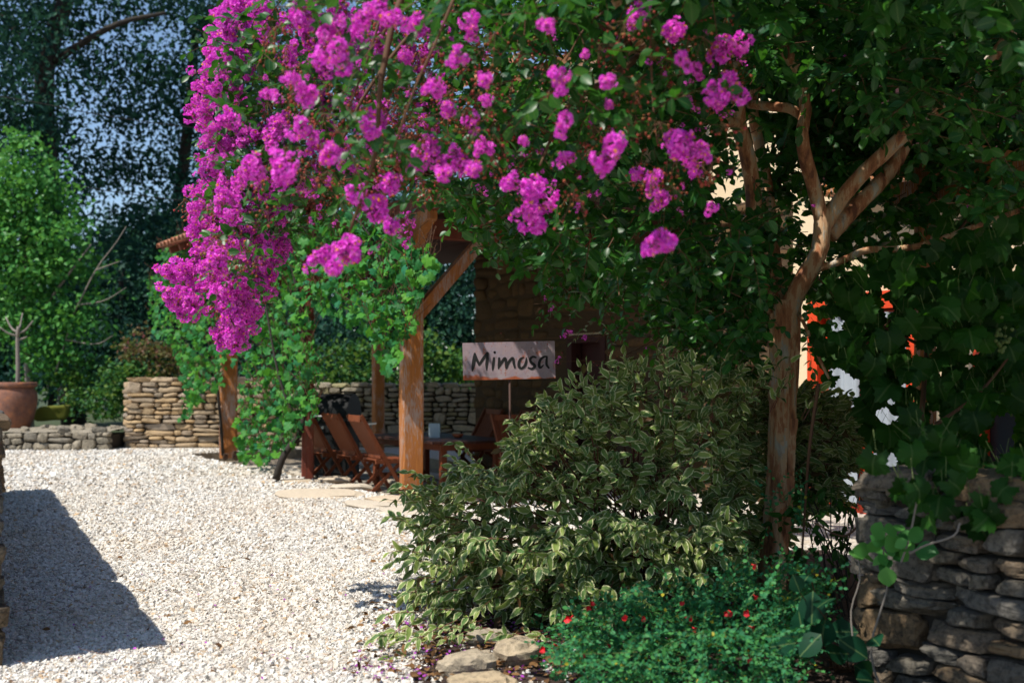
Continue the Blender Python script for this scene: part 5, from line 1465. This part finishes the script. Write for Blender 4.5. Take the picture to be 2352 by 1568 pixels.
for pts, r in (([(2030, 1330, 5.75), (2060, 1180, 5.8), (2110, 1000, 6.0), (2130, 800, 6.6), (2160, 600, 7.2), (2240, 480, 7.4)], 0.02), ([(2130, 800, 6.6), (2010, 740, 6.6), (1930, 690, 6.7), (1880, 640, 6.9)], 0.011), ([(2160, 600, 7.2), (2040, 740, 6.7), (1990, 790, 6.6)], 0.009), ([(2110, 1000, 6.0), (2250, 900, 6.0), (2360, 760, 6.0)], 0.012), ([(2060, 1180, 5.8), (2000, 1180, 5.8), (1940, 1230, 5.9), (1870, 1200, 6.0)], 0.009), ([(1880, 880, 6.4), (1860, 1020, 6.4), (1850, 1150, 6.5), (1840, 1300, 6.5)], 0.012)):
    Geo().tube(curve_pts([at(*p) for p in pts], 22), np.linspace(r, r * 0.5, 22), 7).build('stem', MT['twig'], gv, True)
tw.build('leaf_stalks', MT['green_twig'], gv)['kind'] = 'stuff'
g = Geo()
for i in range(34):
    t = RG.random(); o = at(2300, 740 + 70 * t, 5.7) + RG.normal(size=3) * 0.035 * (1.15 - t)
    u_ = np.linspace(0, math.pi, 6)
    lathe([(0.0105 * math.sin(a), -0.0105 * math.cos(a)) for a in u_], o, 8, g)
g.build('grape_bunch', MT['green_twig'], gv, True)['kind'] = 'stuff'
# withered honeysuckle tangle behind the trunk foot, against the bright gravel
hs0 = np.array([2.0, 6.6, 0]); hs = thing('withered_creeper', hs0, 'half withered dark creeper between the myrtle trunk and the wall end', 'plant')
lv = Leaves(); tw = Geo()
for px, py in sample_poly([(1830, 1130), (1960, 1080), (1990, 1250), (1980, 1340), (1940, 1400), (1850, 1380), (1835, 1250)], 30):
    p = at(px, py, RG.uniform(6.3, 6.9))
    if p[2] < 0.05: continue
    d = unit(RG.normal(size=3) + np.array([0, 0, -0.3]))
    spray(lv, tw, p, d, 0.22, 3, 0.085, 0.4, 0.9, (-0.2, -0.5, 0.6), 0.7, 0.4, 0.0022)
for k in range(14):
    p = at(RG.uniform(1840, 1980), RG.uniform(1080, 1300), RG.uniform(6.3, 6.8))
    tw.tube(curve_pts([hs0 + RG.normal(size=3) * np.array([0.12, 0.1, 0]), (hs0 + p) / 2 + RG.normal(size=3) * 0.06, p], 8), 0.004, 4, cap=False)
lv.finish(hs, TM_SHRUB, MT['grape_leaf'], 40)
tw.build('stems', MT['dark_bark'], hs)['kind'] = 'stuff'

# ------------------------------------------------------------------ creepers on the terrace roof
def eaveY(px):
    return 6.13 / ((px - CX) / F + 0.606)
def creeper(name, loc, label, polys, stems, n_obj, size=0.145):
    t = thing(name, loc, label, 'creeper', 'creepers hanging from the terrace roof')
    lv = Leaves(); tw = Geo()
    for poly, n, dy in polys:
        for px, py in sample_poly(poly, n):
            Y = eaveY(px) + RG.normal() * 0.34 + dy
            p = at(px, py, Y)
            if p[2] < 0.05: continue
            d = unit(RG.normal(size=3) * 0.55 + np.array([-0.1, -0.2, -0.75]))
            lv.add(p, d, unit(np.array([-0.35, -0.6, 0.6]) + RG.normal(size=3) * 0.85), size * RG.uniform(0.5, 1.3))
            if RG.random() < 0.35:
                tw.tube([p, p + np.array([RG.normal() * 0.05, 0.04, 0.12]), p + np.array([RG.normal() * 0.1, 0.05, 0.3])], 0.004, 3, cap=False)
    lv.finish(t, TM_VINE, MT['vine_leaf'], n_obj)
    tw.build('tendrils', MT['twig'], t)['kind'] = 'stuff'
    for pts, r in stems:
        Geo().tube(curve_pts([at(*p) for p in pts], 18), np.linspace(r, r * 0.5, 18), 7).build('stem', MT['dark_bark'], t, True)
V1 = [(362, 580), (385, 548), (420, 535), (470, 560), (520, 700), (530, 800), (500, 830), (510, 880), (470, 900), (450, 940), (415, 975), (425, 890), (400, 800), (350, 760), (340, 640), (380, 620)]
V2 = [(470, 560), (640, 480), (700, 640), (720, 780), (735, 900), (725, 960), (690, 1000), (640, 1040), (600, 1075), (560, 1075), (545, 1010), (550, 900), (560, 820), (520, 780)]
V3 = [(640, 480), (700, 480), (800, 470), (900, 500), (950, 560), (1000, 590), (985, 640), (960, 670), (955, 740), (930, 800), (905, 850), (880, 850), (870, 790), (820, 740), (740, 720), (690, 640)]
creeper('creeper', gnd(512, 1045), 'creeper trailing over the far corner post and stone wall', [(V1, 1150, 0), ([(500, 800), (545, 800), (540, 830), (500, 850)], 12, 0), ([(440, 880), (500, 870), (470, 900), (430, 960)], 30, 0)], [([(512, 1045, 19.3), (500, 900, 19.2), (470, 700, 19.6), (430, 560, 20.2)], 0.03)], 80, 0.125)
creeper('creeper', gnd(640, 1098), 'creeper falling as a green curtain round the dark red post', [(V2, 1550, 0), ([(600, 700), (720, 700), (730, 930), (640, 1000), (600, 900)], 120, 0.3)], [([(634, 1100, 14.9), (645, 1060, 14.9), (665, 1025, 15.0), (690, 990, 15.2), (700, 900, 15.3), (690, 700, 15.3), (640, 500, 15.4)], 0.055), ([(690, 990, 15.2), (640, 860, 15.3), (600, 640, 15.8)], 0.025)], 110, 0.125)
creeper('creeper', gnd(900, 1150), 'creeper draped from the roof edge beside the orange corner post', [(V3, 1200, 0), ([(910, 560), (1000, 570), (990, 640), (960, 680), (920, 680)], 40, -0.1)], [([(905, 850, 12.6), (900, 700, 12.5), (860, 560, 12.6), (800, 480, 13.0)], 0.02)], 110, 0.12)

# ------------------------------------------------------------------ front rocks, fallen petals, needles, leaves
rkm = ST_BIG
def rock(px, py, half, rz, k, lab, z=0.0):
    p = gnd(px, py)
    g = Geo(); tm = stone_templates(1, 8, 0.11, 60 + k, 3.6)[0]
    v = tm[0].copy(); v[:, 2] = np.round(v[:, 2] * 2.2) / 2.2 * 0.55 + v[:, 2] * 0.45
    g.inst((v, tm[1], tm[2], tm[3]), [p + np.array([0, 0, half[2] * 0.6 + z])], rotmat(0.05, -0.06, rz)[None], np.array([half]))
    tag(g.build('rock', MT['rock'], None, False), lab, 'rock', 'rocks edging the planting bed')
rock(1075, 1545, (0.16, 0.12, 0.075), 0.2, 0, 'flat topped grey rock with a dark ledge at the bed corner')
rock(1110, 1600, (0.17, 0.12, 0.06), -0.1, 1, 'low grey rock at the bottom edge before the flat topped one')
rock(1190, 1525, (0.11, 0.1, 0.08), 0.6, 2, 'tan rock under the shrub beside the scarlet sage')
rock(1130, 1475, (0.15, 0.1, 0.05), 0.3, 3, 'shaded flat rock behind the ledged rock under the shrub')
def litter(name, tm, mat, pts, size, lab, cat, zr=(0.012, 0.03), flat=0.35):
    n = len(pts); P = np.array([gnd(x, y) for x, y in pts]); P[:, 2] = RG.uniform(zr[0], zr[1], n)
    D = unit(np.concatenate([RG.normal(size=(n, 2)), RG.normal(size=(n, 1)) * flat], 1)); Nn = unit(RG.normal(size=(n, 3)) * flat + np.array([0, 0, 1]))
    g = Geo().inst(tm, P, basis(D, Nn), RG.uniform(size[0], size[1], n))
    tag(g.build(name, mat, None, True), lab, cat, kind='stuff')
pp = np.concatenate([sample_poly([(880, 1400), (1060, 1360), (1300, 1400), (1360, 1568), (900, 1568), (780, 1568)], 560), sample_poly([(100, 1350), (900, 1250), (900, 1568), (200, 1568)], 60), sample_poly([(1250, 1330), (1800, 1300), (1850, 1500), (1300, 1500)], 120)])
litter('fallen_petals', TM_SMALL, MT['fallen_petal'], pp, (0.012, 0.026), 'violet petals fallen on gravel and soil under the shrub', 'petals')
pp = np.concatenate([sample_poly([(960, 1430), (1300, 1400), (1400, 1568), (960, 1568)], 420), sample_poly([(1300, 1350), (1900, 1300), (1950, 1500), (1300, 1540)], 260), sample_poly([(100, 1100), (900, 1150), (900, 1568), (30, 1568)], 40), sample_poly([(840, 1400), (1000, 1330), (1040, 1568), (800, 1568)], 190)])
litter('fallen_leaves', TM_OVAL, MT['dead_leaf'], pp, (0.025, 0.06), 'brown dead leaves littering the soil bed and gravel', 'leaves')
ndl = (np.array([(-0.008, 0, 0), (0.008, 0, 0), (0.006, 1, 0.01), (-0.006, 1, 0.01)], float), np.zeros((0, 3), int), np.array([(0, 1, 2, 3)]), np.zeros((4, 2)))
pp = np.concatenate([sample_poly([(30, 1500), (900, 1480), (1000, 1568), (0, 1568)], 130), sample_poly([(900, 1430), (1400, 1450), (1400, 1568), (900, 1568)], 90), sample_poly([(60, 1150), (900, 1200), (900, 1500), (60, 1500)], 60)])
litter('pine_needles', ndl, MT['needle'], pp, (0.08, 0.16), 'thin brown pine needles scattered over the gravel', 'needles', (0.02, 0.034), 0.12)

# ------------------------------------------------------------------ background garden
def tree(name, base, label, blobs, mat, n_clump, per, size, trunk, limbs=(), cat='tree', group=None, bark='dark_bark', spread=0.5, tm=TM_QUAD):
    t = thing(name, base, label, cat, group)
    O = []
    for (c, r) in blobs:
        k = max(3, int(n_clump * r[0] * r[1] * r[2] / sum(b[1][0] * b[1][1] * b[1][2] for b in blobs)))
        u_ = unit(RG.normal(size=(k, 3))) * (RG.random((k, 1)) ** (1 / 2.2))
        cc = np.asarray(c) + u_ * np.asarray(r)
        O.append((cc[:, None, :] + RG.normal(size=(k, per, 3)) * spread * np.array([1, 1, 0.55])).reshape(-1, 3))
    O = np.concatenate(O); O = O[O[:, 2] > 0.05]
    n = len(O)
    D = unit(RG.normal(size=(n, 3)) + np.array([0, 0, -0.4])); Nn = unit(RG.normal(size=(n, 3)) * 0.8 + np.array([-0.4, -0.5, 0.6]))
    g = Geo().inst(tm, O, basis(D, Nn), RG.uniform(0.7, 1.25, n) * size)
    g.build('crown', mat, t, False)['kind'] = 'stuff'
    if trunk:
        g = Geo(); g.tube(curve_pts(trunk[0], 16), np.linspace(trunk[1], trunk[2], 16), 9)
        g.build('trunk', MT[bark], t, True)
    for pts, r in limbs:
        Geo().tube(curve_pts(pts, 10), np.linspace(r, r * 0.4, 10), 6).build('limb', MT[bark], t, True)
    return t
def A(px, py, Y): return at(px, py, Y)
def G0(px, Y): p = at(px, 900, Y); p[2] = 0; return p
TG = 'dark trees rising behind the garden wall'
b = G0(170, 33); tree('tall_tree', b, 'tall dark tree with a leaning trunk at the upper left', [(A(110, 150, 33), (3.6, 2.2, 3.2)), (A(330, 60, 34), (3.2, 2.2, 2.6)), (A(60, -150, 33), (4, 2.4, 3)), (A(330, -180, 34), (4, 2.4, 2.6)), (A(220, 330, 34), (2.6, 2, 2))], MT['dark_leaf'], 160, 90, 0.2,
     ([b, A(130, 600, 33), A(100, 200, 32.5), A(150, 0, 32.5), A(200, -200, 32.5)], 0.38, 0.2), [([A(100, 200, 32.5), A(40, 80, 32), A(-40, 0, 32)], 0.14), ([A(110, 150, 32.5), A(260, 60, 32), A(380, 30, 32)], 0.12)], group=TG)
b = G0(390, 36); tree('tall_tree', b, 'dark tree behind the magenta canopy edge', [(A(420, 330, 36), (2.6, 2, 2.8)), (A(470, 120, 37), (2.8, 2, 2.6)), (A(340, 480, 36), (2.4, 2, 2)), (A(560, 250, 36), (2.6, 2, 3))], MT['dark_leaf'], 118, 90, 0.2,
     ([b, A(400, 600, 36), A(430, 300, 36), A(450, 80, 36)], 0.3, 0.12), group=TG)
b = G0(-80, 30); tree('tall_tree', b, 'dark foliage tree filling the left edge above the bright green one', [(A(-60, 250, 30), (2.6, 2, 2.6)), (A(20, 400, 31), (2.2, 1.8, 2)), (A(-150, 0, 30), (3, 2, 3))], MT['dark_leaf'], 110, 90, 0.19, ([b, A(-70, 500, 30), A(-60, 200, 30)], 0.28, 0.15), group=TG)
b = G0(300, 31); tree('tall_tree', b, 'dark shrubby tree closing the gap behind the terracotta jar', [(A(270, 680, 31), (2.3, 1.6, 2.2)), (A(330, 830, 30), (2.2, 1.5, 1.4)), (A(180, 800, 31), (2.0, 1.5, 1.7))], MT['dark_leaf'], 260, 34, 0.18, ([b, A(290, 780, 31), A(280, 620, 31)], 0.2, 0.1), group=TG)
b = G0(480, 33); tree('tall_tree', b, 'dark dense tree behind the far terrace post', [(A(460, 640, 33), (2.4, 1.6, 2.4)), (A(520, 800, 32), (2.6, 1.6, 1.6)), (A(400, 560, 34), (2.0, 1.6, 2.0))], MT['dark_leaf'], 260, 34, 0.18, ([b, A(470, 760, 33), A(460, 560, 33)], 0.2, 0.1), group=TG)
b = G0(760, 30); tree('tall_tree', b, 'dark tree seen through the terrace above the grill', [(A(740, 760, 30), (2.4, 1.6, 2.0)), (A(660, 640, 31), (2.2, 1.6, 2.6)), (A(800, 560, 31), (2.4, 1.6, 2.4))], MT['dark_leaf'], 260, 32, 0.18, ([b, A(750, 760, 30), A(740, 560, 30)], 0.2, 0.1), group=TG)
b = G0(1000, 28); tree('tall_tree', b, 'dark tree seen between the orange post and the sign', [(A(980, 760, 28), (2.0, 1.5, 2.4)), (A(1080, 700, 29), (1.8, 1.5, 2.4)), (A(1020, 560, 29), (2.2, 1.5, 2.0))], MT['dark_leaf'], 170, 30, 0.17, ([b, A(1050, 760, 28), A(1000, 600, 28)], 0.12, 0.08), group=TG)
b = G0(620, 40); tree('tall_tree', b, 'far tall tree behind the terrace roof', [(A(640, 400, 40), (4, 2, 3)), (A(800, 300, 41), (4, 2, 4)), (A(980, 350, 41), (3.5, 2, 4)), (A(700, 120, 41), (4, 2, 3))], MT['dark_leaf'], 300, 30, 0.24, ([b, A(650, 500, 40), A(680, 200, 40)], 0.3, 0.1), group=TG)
b = G0(70, 25.5)
tree('green_tree', b, 'bright green sunlit tree behind the terracotta jar', [(A(60, 420, 25.5), (1.0, 0.9, 1.2)), (A(20, 560, 25.3), (1.3, 1.0, 1.3)), (A(140, 620, 25.3), (1.05, 0.9, 1.2)), (A(110, 500, 25.5), (0.85, 0.8, 0.9)), (A(40, 730, 25.2), (1.3, 0.9, 0.9)), (A(190, 740, 25.4), (0.7, 0.8, 0.6)), (A(-60, 500, 25.5), (1.2, 1, 1.6)), (A(110, 820, 25.2), (0.9, 0.7, 0.5))],
     MT['lit_leaf'], 330, 36, 0.13, ([b, A(60, 700, 25.5), A(60, 420, 25.5)], 0.1, 0.04), [([A(60, 760, 25.5), A(150, 640, 25.2), A(210, 560, 25.2)], 0.04)], bark='grey_bark', spread=0.26, tm=TM_SMALL)
b = G0(215, 25)
t = thing('bare_branches', b, 'bare grey branches poking out of the dark hedge', 'dead branch')
for pts in ([(170, 720, 25), (220, 620, 24.8), (265, 560, 24.7), (290, 520, 24.7)], [(220, 620, 24.8), (275, 600, 24.7)], [(120, 880, 25), (170, 720, 25)], [(180, 700, 24.9), (240, 690, 24.7), (290, 660, 24.7)], [(150, 780, 25), (220, 790, 24.8), (260, 770, 24.8)]):
    Geo().tube(curve_pts([A(*p) for p in pts], 8), np.linspace(0.022, 0.008, 8), 5).build('branch', MT['grey_bark'], t, True)
SGp = 'garden shrubs behind the walls'
for (px_, lab_) in ((-120, 'distant dark tree low behind the bright green one'), (120, 'distant dark tree low behind the terracotta jar'), (340, 'distant dark tree low behind the tan wall'), (560, 'distant dark tree low behind the far terrace post')):
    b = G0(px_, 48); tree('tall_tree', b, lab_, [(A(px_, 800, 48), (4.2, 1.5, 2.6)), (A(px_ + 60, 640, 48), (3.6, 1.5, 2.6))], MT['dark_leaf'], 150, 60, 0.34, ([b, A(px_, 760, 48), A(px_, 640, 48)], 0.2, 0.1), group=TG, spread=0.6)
b = G0(310, 24.6); tree('garden_shrub', b, 'reddish flowering shrub above the tan stone wall', [(A(340, 800, 24.6), (0.8, 0.6, 0.45)), (A(400, 850, 24.4), (0.7, 0.5, 0.4))], MT['red_leaf'], 50, 22, 0.1, None, cat='shrub', group=SGp, spread=0.16, tm=TM_SMALL)
b = G0(250, 24.2); tree('garden_shrub', b, 'yellow green shrub beside the end of the tan stone wall', [(A(255, 900, 24.2), (0.45, 0.5, 0.55)), (A(300, 860, 24.2), (0.5, 0.5, 0.35))], MT['mid_leaf'], 60, 22, 0.1, None, cat='shrub', group=SGp, spread=0.15, tm=TM_SMALL)
b = G0(210, 24.8); tree('garden_shrub', b, 'dark green shrub between the jar and the tan stone wall', [(A(200, 930, 24.8), (0.6, 0.5, 0.4)), (A(170, 860, 25.4), (0.8, 0.5, 0.6))], MT['mid_leaf'], 50, 22, 0.1, None, cat='shrub', group=SGp, spread=0.16, tm=TM_SMALL)
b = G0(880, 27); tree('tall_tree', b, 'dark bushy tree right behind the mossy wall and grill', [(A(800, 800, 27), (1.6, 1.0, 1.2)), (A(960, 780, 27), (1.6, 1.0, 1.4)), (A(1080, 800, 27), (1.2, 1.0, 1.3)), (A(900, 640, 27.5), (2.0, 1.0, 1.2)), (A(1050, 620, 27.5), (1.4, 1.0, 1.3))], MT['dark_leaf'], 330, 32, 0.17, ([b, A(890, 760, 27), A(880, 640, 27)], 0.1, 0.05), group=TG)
b = G0(900, 24.6); tree('garden_shrub', b, 'sun flecked shrub over the mossy wall behind the grill', [(A(800, 850, 24.8), (1.0, 0.6, 0.7)), (A(960, 840, 24.8), (1.0, 0.6, 0.8)), (A(1060, 860, 24.8), (0.8, 0.6, 0.6))], MT['mid_leaf'], 110, 22, 0.12, None, cat='shrub', group=SGp, spread=0.2, tm=TM_SMALL)
for y0, y1, lab in ((222, 300, 'upper thin cable crossing before the dark trees'), (395, 470, 'lower thin cable crossing before the dark trees')):
    c = curve_pts([A(-300, y0 - 30, 27), A(0, y0, 27), A(260, (y0 + y1) / 2 + 8, 27), A(520, y1, 27), A(900, y1 + 20, 27)], 24)
    tag(Geo().tube(c, 0.012, 5).build('overhead_cable', MT['black'], None, True), lab, 'cable', 'overhead cables')
